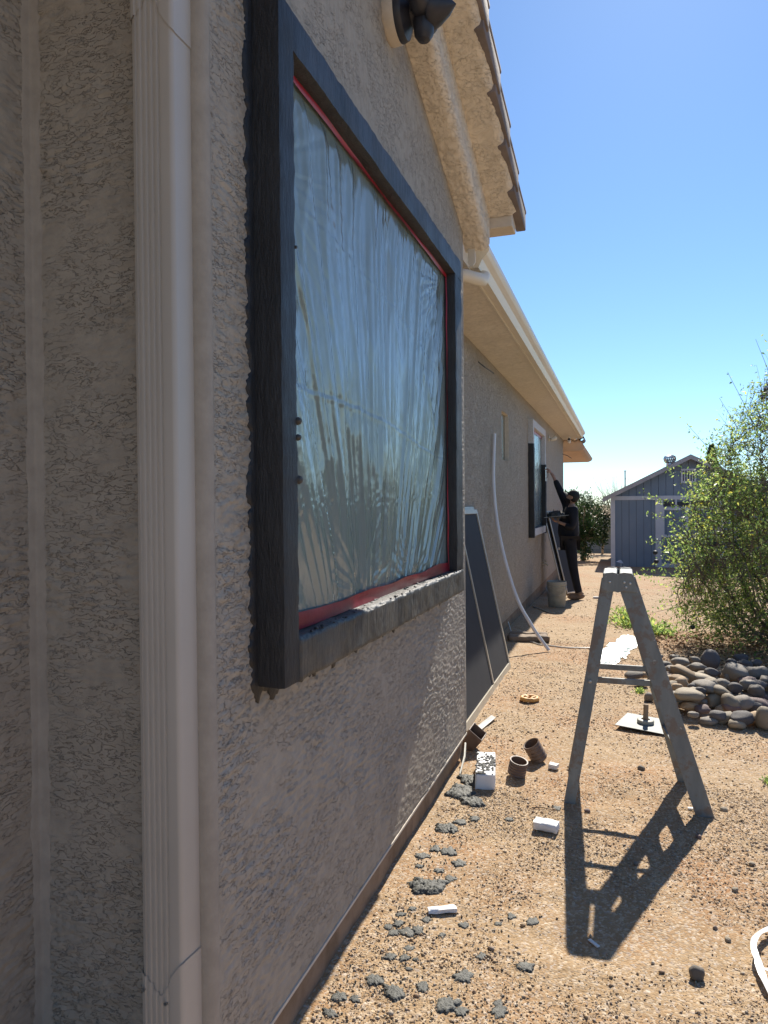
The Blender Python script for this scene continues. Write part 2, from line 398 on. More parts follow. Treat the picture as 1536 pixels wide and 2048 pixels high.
def pebbles(n, x0, x1, y0, y1, smin, smax, power, seed, clump=True):
    r = np.random.default_rng(seed)
    x = r.uniform(x0, x1, n*4); y = y0 + (y1-y0) * r.power(.9, n*4) if False else r.uniform(y0, y1, n*4)
    # density follows patches of gravel
    d = fbm(x*1.3, y*1.3, 3, 21) + .5*fbm(x*5, y*5, 2, 22)
    k = r.uniform(0, 1, n*4) < (sst(-.55, .45, d) if clump else 1)
    x = x[k][:n]; y = y[k][:n]; n = len(x)
    s = smin + (smax-smin) * r.power(1/power, n) ** 1.0
    s = smin * (1 - r.uniform(0, 1, n) * (1 - (smin/smax)**power)) ** (-1/power)
    z = gh(x, y) + s * .15
    octv = np.array([(1,0,0),(0,1,0),(-1,0,0),(0,-1,0),(0,0,1),(0,0,-1)], float)
    V = octv[None] * r.uniform(.65, 1.15, (n, 6, 1)) + r.normal(0, .14, (n, 6, 3))
    V = V * (s[:, None, None] * .5) * np.stack([r.uniform(.8, 1.3, n), r.uniform(.7, 1.1, n), r.uniform(.5, .9, n)], -1)[:, None, :]
    a = r.uniform(0, 6.28, n); ca, sa = np.cos(a)[:, None], np.sin(a)[:, None]
    X = V[..., 0]*ca - V[..., 1]*sa + x[:, None]; Y = V[..., 0]*sa + V[..., 1]*ca + y[:, None]; Zz = V[..., 2] + z[:, None]
    co = np.stack([X, Y, Zz], -1).reshape(-1, 3)
    T = np.array([(0,1,4),(1,2,4),(2,3,4),(3,0,4),(1,0,5),(2,1,5),(3,2,5),(0,3,5)])
    q = (T[None] + (np.arange(n)*6)[:, None, None]).reshape(-1, 3)
    return co, q
parts = [pebbles(52000, -.90, 1.1, 1.7, 4.2, .0035, .018, 2.5, 31), pebbles(20000, -1.0, 2.0, 4.2, 8.5, .006, .022, 2.6, 32),
         pebbles(170, -.85, 1.2, 1.75, 6.5, .016, .032, 3, 33, False), pebbles(4500, -1.1, 4.0, 8.5, 15, .010, .032, 2.6, 34)]
off = 0; cs = []; qs = []
for c, q in parts: cs.append(c); qs.append(q + off); off += len(c)
gm = raw_mesh('gravel', np.concatenate(cs), np.concatenate(qs))
tag(link('gravel', gm, M_gravel), 'loose tan and grey gravel scattered over the dirt', 'gravel', kind='stuff')

# ------------------------------------------------------------------ house
house = empty('house', (-1.4, 8, 0))
tag(house, 'beige stucco house with a window being trimmed in dark mortar and a tiled gable', 'house')
XB = -0.92; XM = -1.40; YB0, YB1 = 1.44, 4.33
def Rk(y): return 3.16 + .345 * (4.5 - y)
APEX = 2.25
def ztop(y):
    return np.where(y >= APEX, Rk(y), 2*Rk(APEX) - Rk(y) * 1.0 if False else Rk(APEX) - .345*(APEX - y))
def stucco_h(u, v):
    wu = u + .020*fbm(u*7, v*7, 2, 41); wv = v + .014*fbm(u*9, v*9, 2, 43)
    n = fbm(wu*15, wv*44, 3, 45); n2 = fbm(wu*21, wv*60, 2, 50)
    pl = sst(-.025, .03, n) * .6 + sst(-.015, .025, n2) * .5
    dens = sst(-.35, .25, fbm(u*1.7, v*2.4, 2, 55))            # calm smooth patches and busy ones
    return (pl * (.35 + .65*dens)) * .0042 + .0006*pn(u*90, v*120, 57)
# path of the near walls in plan: left recess wall -> inner corner -> return wall -> rounded corner -> window wall -> far corner
def plan():
    pts = []; nor = []; msk = []
    def seg(a, b, step, n):
        L = math.dist(a, b); k = max(1, int(L/step))
        for i in range(k):
            t = i/k; pts.append((a[0]+(b[0]-a[0])*t, a[1]+(b[1]-a[1])*t)); nor.append(n); msk.append(1.0)
    seg((-1.42, -4.0), (-1.42, 1.15), .3, (1, 0)); seg((-1.42, 1.15), (-1.42, YB0-.012), .007, (1, 0))
    pts.append((-1.414, YB0-.006)); nor.append((.7, -.7)); msk.append(0)
    seg((-1.408, YB0), (XB-.022, YB0), .0042, (0, -1))
    for k in range(7):
        a = math.pi/2 * k/6; pts.append((XB-.022+.022*math.sin(a), YB0+.022-.022*math.cos(a))); nor.append((math.sin(a), -math.cos(a))); msk.append(0)
    seg((XB, YB0+.024), (XB, 2.7), .0046, (1, 0)); seg((XB, 2.7), (XB, YB1-.02), .0065, (1, 0))
    for k in range(6):
        a = math.pi/2 * k/5; pts.append((XB-.018+.018*math.cos(a), YB1-.018+.018*math.sin(a))); nor.append((math.cos(a), math.sin(a))); msk.append(0)
    seg((XB-.02, YB1), (-1.42, YB1), .02, (0, 1)); pts.append((-1.42, YB1)); nor.append((0, 1)); msk.append(1)
    return np.array(pts), np.array(nor, float), np.array(msk)
P2, NR, MK = plan()
u = np.concatenate([[0], np.cumsum(np.hypot(*(np.diff(P2, axis=0)).T))])
# smooth bead bands next to the corners
smooth = np.ones(len(u))
for i0 in np.where(MK == 0)[0]: smooth = np.minimum(smooth, sst(.012, .030, np.abs(u - u[i0])))
vz = np.concatenate([[.125, .13], np.arange(.137, 3.0, .0046), np.arange(3.0, 3.9, .03)])
U, V = np.meshgrid(u, vz, indexing='ij')
bead_w = .012*fbm(V*6, U*3, 2, 60) 
H = stucco_h(U, V) * np.clip(smooth[:, None] + 0*V, 0, 1)
H += .0025*(1-smooth[:, None])
H *= (V > .13)
top = ztop(P2[:, 1])[:, None] + .02
Vc = np.minimum(V, np.maximum(top, 3.0))
PX = P2[:, 0][:, None] + NR[:, 0][:, None]*H; PY = P2[:, 1][:, None] + NR[:, 1][:, None]*H
OY0, OY1, OZ0, OZ1 = 1.735, 3.745, 1.165, 2.81
cy = (PY[:-1, :-1] + PY[1:, 1:])/2; cz = (V[:-1, :-1] + V[1:, 1:])/2; cx = (PX[:-1, :-1] + PX[1:, 1:])/2
keep = ~((cy > OY0) & (cy < OY1) & (cz > OZ0) & (cz < OZ1) & (cx > -1.0))
me = grid_mesh('wall', np.stack([PX, PY, Vc], -1), keep)
w = link('wall', me, M_stucco, house, smooth=True); w['label'] = 'near bump-out stucco wall around the large window, in shade'
# main long wall, with a niche window and the far window
holes = [(8.79, 9.36, 2.10, 2.70), (11.53, 13.28, 1.13, 2.78)]
yb = np.unique(np.concatenate([np.arange(4.30, 18.6, .04), [18.6], *[[h[0], h[1]] for h in holes]]))
zb = np.unique(np.concatenate([np.arange(.07, 3.2, .04), [3.2], *[[h[2], h[3]] for h in holes]]))
YY, ZZ = np.meshgrid(yb, zb, indexing='ij')
XX = XM + .0035*fbm(YY*6, ZZ*9, 3, 71) * sst(0, .1, 18.6 - YY)
cy = (YY[:-1, :-1]+YY[1:, 1:])/2; cz = (ZZ[:-1, :-1]+ZZ[1:, 1:])/2; keep = np.ones(cy.shape, bool)
for h in holes: keep &= ~((cy > h[0]) & (cy < h[1]) & (cz > h[2]) & (cz < h[3]))
w = link('wall', grid_mesh('wall', np.stack([XX, YY, ZZ], -1), keep), M_stucco_far, house, smooth=True); w['label'] = 'long far stucco wall under the gutter'
for h in holes:   # reveals
    mb = MB(); a, b, c, d = h; x0, x1 = XM-.12, XM+.001
    mb.add([(x1,a,c),(x0,a,c),(x0,a,d),(x1,a,d)], [(0,1,2,3)]); mb.add([(x1,b,c),(x0,b,c),(x0,b,d),(x1,b,d)], [(0,1,2,3)])
    mb.add([(x1,a,c),(x0,a,c),(x0,b,c),(x1,b,c)], [(0,1,2,3)]); mb.add([(x1,a,d),(x0,a,d),(x0,b,d),(x1,b,d)], [(0,1,2,3)])
    mb.build('window_reveal', M_stucco_smooth, house)
MB().box((-9, -4.2, -.2), (-1.43, -4.0, 3.3)).build('end_wall', M_stucco_smooth, house)
mb = MB(); mb.box((-9, 18.45, -.5), (XM-.002, 18.6, 3.3))
mb.build('end_wall', M_stucco_smooth, house)
# foundation
mb = MB(); mb.box((-1.6, YB0-.002+.02, -.3), (XB-.022, YB1-.02, .142)); mb.box((-1.7, -4, -.3), (-1.445, YB0+.02, .142)); mb.box((-1.7, YB1-.03, -.6), (XM-.015, 18.58, .09))
mb.build('foundation', M_found, house)
# stucco stop bead at the foot of the wall
mb = MB(); mb.box((XB-.02, YB0+.01, .122), (XB+.004, YB1-.005, .132)); mb.build('weep_screed', M_stucco_smooth, house)

# smooth plastered corner beads
def bead(path2, name='corner_bead'):
    zs = np.arange(.14, 3.45, .012); n = len(path2); vs = []; fs = []
    for j, z in enumerate(zs):
        for i, (x, y, nx, ny) in enumerate(path2):
            e = 0 if i not in (0, n-1) else .010*float(fbm(z*9, i*3.1, 3, 61)); t = 1 if i == n-1 else -1
            tx, ty = -ny*t, nx*t
            hh = .0052 if 0 < i < n-1 else -.001
            vs.append((x + nx*hh + tx*e, y + ny*hh + ty*e, z))
    for j in range(len(zs)-1):
        for i in range(n-1): fs.append((j*n+i, j*n+i+1, (j+1)*n+i+1, (j+1)*n+i))
    me = bpy.data.meshes.new(name); me.from_pydata(vs, [], fs); me.update(); return link(name, me, M_bead, house, smooth=True)
M_bead = stucco_mat('stucco_bead', (.345, .305, .25), (.395, .35, .29))
rr_ = .022
arc = [(XB-rr_+rr_*math.sin(a), YB0+rr_-rr_*math.cos(a), math.sin(a), -math.cos(a)) for a in np.linspace(0, math.pi/2, 7)]
bead([(XB-.032, YB0, 0, -1), (XB-.029, YB0, 0, -1), (XB-.025, YB0, 0, -1)] + arc + [(XB, YB0+.026, 1, 0), (XB, YB0+.030, 1, 0), (XB, YB0+.034, 1, 0)])
bead([(-1.42, YB0-.030, 1, 0), (-1.42, YB0-.026, 1, 0), (-1.419, YB0-.01, .8, -.6), (-1.410, YB0-.001, .6, -.8), (-1.392, YB0, 0, -1), (-1.388, YB0, 0, -1)])

# --- rake cornice on the gable (two stepped rounded stucco bands)
def sweep_rake(prof, ya, yb_, n, name, mat, disp=0.0, endround=True):
    ysr = np.linspace(ya, yb_, n); pr = np.array(prof); m = len(pr)
    P = np.zeros((n, m, 3)); 
    for i, y in enumerate(ysr):
        k = 1.0
        P[i, :, 0] = XB + pr[:, 0]; P[i, :, 1] = y; P[i, :, 2] = float(ztop(y)) + pr[:, 1]
    if disp:
        A, B = np.meshgrid(ysr, np.arange(m), indexing='ij')
        d = disp * (sst(-.04, .05, fbm(A*14, B*.35, 3, 81)))
        P[:, 1:-1, 2] -= d[:, 1:-1]; P[:, 1:-1, 0] += d[:, 1:-1]*.5
    vs = P.reshape(-1, 3).tolist(); fs = []
    for i in range(n-1):
        for j in range(m-1): fs.append((i*m+j, (i+1)*m+j, (i+1)*m+j+1, i*m+j+1))
    fs.append(tuple(range(m))); fs.append(tuple(reversed(range((n-1)*m, n*m))))
    mb = MB(); mb.add(vs, fs); o = mb.build(name, mat, house, autos=50); return o
def rounded(x0, x1, z0, z1, r, n=7, sub=14):
    p = [(x0, z0 + .0)]
    p += [(x0 + (x1-r-x0)*t, z0) for t in np.linspace(.05, 1, sub)]
    p += [(x1-r+r*math.sin(a), z0+r-r*math.cos(a)) for a in np.linspace(.15, math.pi/2, n)]
    p += [(x1, z0+r+(z1-z0-r)*t) for t in np.linspace(.2, 1, 5)] + [(x0, z1)]
    return p
sweep_rake(rounded(-.02, .135, 0, .235, .05), -1.2, 4.50, 420, 'rake_band', M_stucco_band, .003)['label'] = 'lower rounded stucco band under the gable'
sweep_rake(rounded(.05, .31, .215, .33, .05), -1.2, 4.52, 420, 'rake_band', M_stucco_band, .003)
# tiles along the rake, each lapping the next
mb = MB(); L = .36; y = 4.74
sl = math.atan(.345)
while y > 2.0:
    yc = y - L; z0 = float(ztop(y)) + .275; z1 = float(ztop(yc)) + .275 - .0
    def q(yy, zz, xx): return (xx, yy, zz)
    lift = .030
    # outer apron, tilted so that its low end stands proud of the tile below
    for (xa, xb_, ta, tb) in ((XB+.27, XB+.325, -.045, .075), (XB-.05, XB+.33, .06, .085)):
        mb.add([(xa, y, z0+ta+lift), (xb_+.008, y, z0+ta+lift), (xb_+.008, y, z0+tb+lift), (xa, y, z0+tb+lift),
                (xa, yc-.05, z1+ta), (xb_-.006, yc-.05, z1+ta), (xb_-.006, yc-.05, z1+tb+.01), (xa, yc-.05, z1+tb+.01)],
               [(0,1,2,3),(7,6,5,4),(0,4,5,1),(1,5,6,2),(2,6,7,3),(3,7,4,0)])
    y -= L * .93
mb.build('rake_tiles', M_tile, house, bevel=.006, autos=40)
# roof planes
mb = MB()
a, zr = 4.72, float(ztop(4.72))+.31; zc = float(ztop(APEX))+.31; zl = float(ztop(-1.2))+.31
mb.add([(XB+.31, a, zr), (-6, a, zr), (-6, APEX, zc), (XB+.31, APEX, zc), (XB+.31, -1.2, zl), (-6, -1.2, zl)], [(0,1,2,3), (3,2,5,4)])
mb.add([(-.93, 4.5, 3.39), (-.93, 18.7, 3.39), (-7, 18.7, 5.4), (-7, 4.5, 5.4)], [(0,1,2,3)])
mb.add([(-1.1, -4, 3.36), (-1.1, 2, 3.36), (-7, 2, 5.4), (-7, -4, 5.4)], [(0,1,2,3)])
mb.build('roof', M_tile, house)
# eave of the bump-out at its low end, soffit and fascia of the long wall
mb = MB(); mb.box((-1.45, 4.525, 3.30), (XB+.275, 4.68, 3.41)); mb.build('eave_return', M_stucco_smooth, house, bevel=.006)
mb = MB()
mb.prism([(XM-.02, 3.15), (XM+.16, 3.16), (-1.0, 3.18), (-1.0, 3.38), (XM-.02, 3.38)], YB1+.003, 18.62); 
mb.build('soffit', M_stucco_band, house)
mb = MB(); mb.box((-1.0, 4.40, 3.165), (-.985, 18.62, 3.38)); mb.build('fascia', M_gutter, house)
# gutter (K profile) with end caps
prof = [(-.985, 3.15), (-.925, 3.15), (-.915, 3.17), (-.898, 3.205), (-.868, 3.235), (-.852, 3.26), (-.85, 3.29), (-.858, 3.296), (-.866, 3.29), (-.870, 3.27)]
mb = MB(); n = len(prof); ysg = list(np.linspace(4.86, 18.45, 16))
for i, yy in enumerate(ysg): mb.v += [(p[0], yy, p[1] + .025 + .002*math.sin(yy*1.3)) for p in prof]
for i in range(len(ysg)-1):
    for j in range(n-1): mb.f.append((i*n+j, (i+1)*n+j, (i+1)*n+j+1, i*n+j+1))
for yy, d in ((4.86, -.004), (18.45, .004)):
    pp = [(p[0], p[1]+.025) for p in prof[:8]] + [(-.985, 3.321)]
    mb.prism(pp, yy + d, yy, 'y')
mb.build('gutter', M_gutter, house)
# outlet elbow from the gutter end back to the bump-out wall, and a strap
mb = MB()
pts_e = [(-.90, 4.93, 3.14), (-.905, 4.90, 3.10), (-.93, 4.82, 3.085), (-.99, 4.70, 3.08), (-1.08, 4.62, 3.07)]
mb.tube(pts_e, [.042, .045, .045, .043, .042], 12); mb.build('gutter_elbow', M_gutter, house, autos=50)
mb = MB(); mb.prism([(-.918, 3.19), (-.918, 3.08), (-.905, 3.06), (-.885, 3.06), (-.872, 3.08), (-.872, 3.19)], 4.47, 4.478); mb.build('gutter_strap', M_gutter, house)
# lower patio roof beyond the end of the long wall, with tile ends
mb = MB(); mb.prism([(-4, 2.87), (-1.02, 2.87), (-.92, 2.91), (-.88, 2.98), (-.93, 3.07), (-1.03, 3.18), (-4, 3.18)], 18.75, 24); o = mb.build('patio_eave', M_peach, house, bevel=.01); o['label'] = 'peach stucco eave end beyond the long wall'
mb = MB()
for k in range(5):
    T = Matrix.Translation((-1.02 - k*.16 + .06, 18.7, 3.19)) @ Matrix.Rotation(R_(-90), 4, 'X')
    mb.lathe([(.075, 0), (.075, .8)], 12, T); mb.lathe([(.06, 0), (.06, .8)], 12, T)
mb.build('tile_ends', M_tile, house)

# --- downspout on the return wall
DX0, DX1, DY0, DY1 = -1.056, -.945, 1.362, 1.437
def ds_profile(g=0.0):
    x0, x1, y0, y1 = DX0-g, DX1+g, DY0-g, DY1
    p = [(x0, y1), (x0, y0+.014), (x0+.004, y0+.004), (x0+.014, y0)]
    cx0 = -1.040; step = .0145
    for k in range(5):
        c = cx0 + k*step; d = .0042
        p += [(c-.0035, y0), (c-.001, y0+d), (c+.003, y0+d), (c+.0055, y0)]
    p += [(x1-.010, y0), (x1-.006, y0+.001), (x1-.002, y0+.004), (x1, y0+.009), (x1, y0+.012), (x1, y1)]
    return p
def ds_piece(zfun_a, zfun_b, g, name):
    p = ds_profile(g); n = len(p); mb = MB()
    u_ = [0]
    for i in range(1, n): u_.append(u_[-1] + math.dist(p[i], p[i-1]))
    mb.v = [(q[0], q[1], zfun_a(u_[i]/u_[-1])) for i, q in enumerate(p)] + [(q[0], q[1], zfun_b(u_[i]/u_[-1])) for i, q in enumerate(p)]
    mb.f = [(i, i+1, n+i+1, n+i) for i in range(n-1)]
    return mb
dsp = ds_piece(lambda t: .2, lambda t: 3.4, 0, 'x').build('downspout', M_down, house, autos=35)
def wave(t): return .035*math.sin(t*9.2+.5) + .03*math.sin(t*21)*.3
ds_piece(lambda t: -.05, lambda t: .475 + wave(t) + .04*sst(.62, 1, t), .0022, 'x').build('collar', M_down, dsp, autos=35)
ds_piece(lambda t: 2.66 - wave(t) - .05*sst(.6, 1, t), lambda t: 3.4, .0022, 'x').build('collar', M_down, dsp, autos=35)
mb = MB()
for sx, sz in ((-1.047, .44), (-.988, .42), (-1.047, 2.71), (-.952, 2.74)):
    T = Matrix.Translation((sx, DY0-.006, sz)) @ Matrix.Rotation(R_(-90), 4, 'X'); MB().lathe([(.0001, 0), (.0045, 0), (.0045, .006)], 8, T).build('screw', M_steel, dsp)

# --- mortar coated trim round a window: four bars, rough faces and a ragged smear on the wall
def noisy_box(a, b, res, amp, seed, edge=.004):
    """axis box with gridded faces, displaced by noise; corners stay closed since displacement depends on position"""
    bm = bmesh.new(); x0, y0, z0 = a; x1, y1, z1 = b
    def face(o, du, dv, nu, nv):
        g = [[bm.verts.new(Vector(o) + Vector(du)*(i/nu) + Vector(dv)*(j/nv)) for j in range(nv+1)] for i in range(nu+1)]
        for i in range(nu):
            for j in range(nv): bm.faces.new((g[i][j], g[i+1][j], g[i+1][j+1], g[i][j+1]))
    dx, dy, dz = x1-x0, y1-y0, z1-z0; nx, ny, nz = [max(1, round(d/res)) for d in (dx, dy, dz)]
    for xx in (x0, x1): face((xx, y0, z0), (0, dy, 0), (0, 0, dz), ny, nz)
    for yy in (y0, y1): face((x0, yy, z0), (dx, 0, 0), (0, 0, dz), nx, nz)
    for zz in (z0, z1): face((x0, y0, zz), (dx, 0, 0), (0, dy, 0), nx, ny)
    bmesh.ops.remove_doubles(bm, verts=bm.verts, dist=res*.2)
    c = Vector(((x0+x1)/2, (y0+y1)/2, (z0+z1)/2))
    for v in bm.verts:
        p = v.co.copy()
        n = mnoise.noise_vector(p*9 + Vector((seed, 0, 0))) * amp + mnoise.noise_vector(p*38 + Vector((0, seed, 0))) * amp * .5
        # soften the long edges
        ex = min(abs(p.x-x0), abs(p.x-x1)); ey = min(abs(p.y-y0), abs(p.y-y1)); ez = min(abs(p.z-z0), abs(p.z-z1))
        cnt = (ex < 1e-5) + (ey < 1e-5) + (ez < 1e-5)
        if cnt >= 2:
            r = edge * (1 + 1.2*mnoise.noise(p*30))
            if ex < 1e-5: p.x += r*.5 if p.x < c.x else -r*.5
            if ey < 1e-5: p.y += r*.5 if p.y < c.y else -r*.5
            if ez < 1e-5: p.z += r*.5 if p.z < c.z else -r*.5
        v.co = p + n
    bmesh.ops.recalc_face_normals(bm, faces=bm.faces)
    return bm
def bm_obj(name, bms, mat, parent, smooth=True):
    me = bpy.data.meshes.new(name); out = bmesh.new()
    for b in bms:
        t = bpy.data.meshes.new('t'); b.to_mesh(t); b.free(); out.from_mesh(t); bpy.data.meshes.remove(t)
    out.to_mesh(me); out.free(); o = link(name, me, mat, parent)
    if smooth:
        me.polygons.foreach_set('use_smooth', [True]*len(me.polygons)); me.set_sharp_from_angle(angle=R_(55))
    return o
TY0, TY1, TZ0, TZ1 = 1.665, 3.870, 1.070, 2.885      # outer
IY0, IY1, IZ0, IZ1 = 1.757, 3.715, 1.190, 2.778      # inner
XF = -.832
trim = bm_obj('window_trim', [noisy_box((XB-.012, TY0, TZ0), (XF, IY0, TZ1), .016, .0016, 1.3)], M_mortar_v, house)
trim['label'] = 'near upright of the dark mortar window surround'
bm_obj('trim_jamb', [noisy_box((XB-.012, IY1, IZ0), (XF, TY1, IZ1), .016, .0025, 4.7)], M_mortar_v, trim)
bm_obj('trim_head', [noisy_box((XB-.012, IY0-.004, IZ1), (XF-.001, TY1, TZ1), .016, .0025, 2.9)], M_mortar_h, trim)
bm_obj('trim_sill', [noisy_box((XB-.012, IY0-.004, TZ0-.004), (XF+.003, TY1+.004, IZ0), .009, .0036, 7.7, .008)], M_mortar_sill, trim)
# ragged smear of mortar on the stucco round the surround
def smear(y0, y1, z0, z1, seed, wmin=.006, wmax=.028):
    n = 900; per = []; Ltot = 2*((y1-y0)+(z1-z0))
    for i in range(n):
        s = i/n*Ltot
        if s < y1-y0: p, nn = (y0+s, z0), (0, -1)
        elif s < (y1-y0)+(z1-z0): p, nn = (y1, z0+s-(y1-y0)), (1, 0)
        elif s < 2*(y1-y0)+(z1-z0): p, nn = (y1-(s-(y1-y0)-(z1-z0)), z1), (0, 1)
        else: p, nn = (y0, z1-(s-2*(y1-y0)-(z1-z0))), (-1, 0)
        per.append((p, nn, s))
    mb = MB()
    for (p, nn, s) in per:
        k = .5 + .9*float(fbm(s*9, 3.3, 4, seed)) + .5*float(pn(s*60, 1.1, seed))
        wd = wmin + (wmax-wmin)*max(0, min(1.6, k)) * (1.5 if nn == (0, -1) else 1)
        for d, x in ((-.012, XB+.010), (wd*.5, XB+.009 + .002*float(pn(s*50, 0, seed))), (wd, XB+.0055), (wd+.002, XB-.003)):
            mb.v.append((x, p[0]+nn[0]*d, p[1]+nn[1]*d))
    for i in range(n):
        a, b = i*4, ((i+1) % n)*4
        for j in range(3): mb.f.append((a+j, b+j, b+j+1, a+j+1))
    return mb
smear(TY0, TY1, TZ0, TZ1, 91, .010, .046).build('mortar_smear', M_mortar_v, trim, smooth=True)
mb = MB()   # lumps squeezed out along the near inner edge and the sill
for (y, z, r) in [(IY0+.004, 1.78, .012), (IY0+.004, 1.735, .010), (IY0+.006, 1.62, .013), (IY0+.001, 2.25, .005)]:
    T = Matrix.Translation((XF-.002, y, z)) @ Matrix.Scale(1.0, 4); mb.lathe([(r*.01, -r), (r*.7, -r*.7), (r, 0), (r*.75, r*.6), (r*.01, r*.9)], 9, T)
for k in range(60):
    y = random.uniform(IY0+.05, IY1+.05); r = random.uniform(.003, .009); T = Matrix.Translation((XF-random.uniform(0, .05), y, IZ0+.001)); mb.lathe([(r*.01, -r*.5), (r, 0), (r*.6, r*.5), (r*.01, r*.7)], 7, T)
tag(mb.build('mortar_drips', M_mortar_sill, trim, smooth=True), kind='stuff')
# window set behind
mb = MB(); xa, xb_ = -1.0, -.945; y0, y1, z0, z1 = OY0, OY1, OZ0, OZ1; fw = .05
mb.box((xa, y0, z0), (xb_, y0+fw, z1)); mb.box((xa, y1-fw, z0), (xb_, y1, z1)); mb.box((xa, y0+fw, z0), (xb_-.002, y1-fw, z0+fw)); mb.box((xa, y0+fw, z1-fw), (xb_-.002, y1-fw, z1))
mb.box((xa, 2.865, z0+fw), (xb_+.008, 2.915, z1-fw))
win = mb.build('window', M_white, house, bevel=.004); win['label'] = 'large white sliding window behind the plastic'
MB().box((-.985, y0+fw, z0+fw), (-.975, 2.865, z1-fw)).build('pane', M_pane_d, win)
MB().box((-.985, 2.915, z0+fw), (-.972, y1-fw, z1-fw)).build('pane', M_pane, win)
MB().box((-.972, 2.62, z0+fw), (-.962, 2.862, z1-fw)).build('dark_strip', M_black, win)  # wide black strip left of the mullion, behind the sheet
# niche window
MB().box((XM-.060, 8.79, 2.10), (XM-.050, 9.36, 2.70)).build('window', pm('niche_pane', (.16, .15, .10), (.20, .19, .13), 3, .25), house)
# far window: white meshed foam surround only partly coated
far = [noisy_box((XM-.01, 11.42, 1.02), (XM+.082, 11.54, 2.89), .03, .002, 3.1), noisy_box((XM-.01, 13.27, 1.02), (XM+.082, 13.40, 2.89), .03, .002, 3.1),
       noisy_box((XM-.01, 11.54, 2.77), (XM+.081, 13.27, 2.888), .03, .002, 3.1), noisy_box((XM-.01, 11.54, 1.022), (XM+.083, 13.27, 1.14), .03, .002, 3.1)]
ft = bm_obj('window_trim', far, M_foam_mesh, house); ft['label'] = 'white foam surround of the far window, half coated'
bm_obj('mortar_coat', [noisy_box((XM-.014, 11.405, 1.00), (XM+.090, 11.548, 2.50), .025, .004, 5.1), noisy_box((XM-.014, 13.262, 1.00), (XM+.090, 13.412, 2.26), .025, .004, 6.1),
                       noisy_box((XM-.014, 11.55, 1.08), (XM+.070, 13.26, 1.150), .03, .003, 6.6)], M_mortar_v, ft)
mb = MB(); y0, y1, z0, z1 = holes[1]
for bx in (((XM-.08, y0, z0), (XM-.03, y0+.05, z1)), ((XM-.08, y1-.05, z0), (XM-.03, y1, z1)), ((XM-.08, y0+.05, z0), (XM-.032, y1-.05, z0+.05)), ((XM-.08, y0+.05, z1-.05), (XM-.032, y1-.05, z1)), ((XM-.08, 12.37, z0+.05), (XM-.022, 12.43, z1-.05))): mb.box(*bx)
fwn = mb.build('window', M_white, house); fwn['label'] = 'far window with white frame'
MB().box((XM-.07, y0+.05, z0+.05), (XM-.06, y1-.05, z1-.05)).build('pane', M_pane_d, fwn)
# small fixtures
mb = MB(); mb.tube([(XM, 13.45, .42), (XM+.06, 13.45, .42), (XM+.10, 13.45, .39)], .014, 8); mb.tube([(XM+.05, 13.45, .42), (XM+.05, 13.45, .47)], .006, 6); mb.tube([(XM+.02, 13.45, .47), (XM+.08, 13.45, .47)], .012, 8)
mb.build('hose_tap', M_plug, house)
mb = MB(); T = Matrix.Translation((XM+.0, 14.75, 2.86)) @ Matrix.Rotation(R_(90), 4, 'Y'); mb.lathe([(.001, 0), (.06, 0), (.06, .02), (.02, .03), (.001, .03)], 16, T)
for dy in (-.09, .09):
    T = Matrix.Translation((XM+.05, 14.75+dy*.5, 2.84)) @ Matrix.Rotation(R_(70), 4, 'Y') @ Matrix.Rotation(R_(dy*300), 4, 'X'); mb.lathe([(.001, 0), (.03, .0), (.05, .09), (.05, .11), (.001, .11)], 14, T)
o = mb.build('flood_light', M_plug, house, autos=40); o['label'] = 'twin flood light high on the long wall'
mb = MB(); mb.tube([(-1.18, 17.6, 3.13), (-1.18, 17.6, 3.06)], .02, 8); T = Matrix.Translation((-1.18, 17.55, 3.03)) @ Matrix.Rotation(R_(60), 4, 'X'); mb.lathe([(.001, -.05), (.035, -.05), (.04, .05), (.001, .05)], 14, T)
o = mb.build('security_camera', M_white, house, autos=40)
T = Matrix.Translation((-1.18, 17.52, 3.045)) @ Matrix.Rotation(R_(60), 4, 'X'); MB().lathe([(.001, .052), (.03, .052), (.028, .06), (.001, .06)], 12, T).build('lens', M_black, o)
mb = MB(); mb.tube([(XM+.0, 18.3, 2.78), (XM+.12, 18.5, 2.74), (XM+.2, 18.6, 2.68)], .008, 6); mb.build('wire', M_black, house); mb = MB(); mb.tube([(XM, 7.3, 3.02), (XM+.04, 7.45, 2.99), (XM+.06, 7.9, 3.0)], .006, 6); mb.build('wire', M_black, house)
# gable light: tan ring, dark cross shaped body and pointed cap
GL = Vector((XB, 2.86, 3.585)); RX = Matrix.Rotation(R_(90), 4, 'Y')
T = Matrix.Translation(GL) @ RX
gl = MB().lathe([(.001, 0), (.098, 0), (.103, .01), (.100, .048), (.085, .05)], 28, T).build('gable_light', M_stucco_smooth, house, autos=40); gl['label'] = 'dark pointed light fitting on a tan ring under the gable'
mb = MB(); mb.lathe([(.095, .045), (.098, .055), (.09, .078), (.06, .095), (.042, .105), (.038, .13), (.04, .15)], 28, T)
c = GL + Vector((.155, 0, 0))
cap_ = [(.001, -.125), (.025, -.118), (.040, -.095), (.044, -.06), (.044, .06), (.040, .095), (.025, .118), (.001, .125)]
mb.lathe(cap_, 18, Matrix.Translation(c)); mb.lathe(cap_, 18, Matrix.Translation(c) @ Matrix.Rotation(R_(90), 4, 'X'))
mb.build('lamp_body', M_black, gl, autos=40)
MB().lathe([(.001, .175), (.072, .178), (.074, .19), (.062, .22), (.036, .26), (.001, .292)], 22, T).build('lamp_cap', M_black, gl, autos=40)

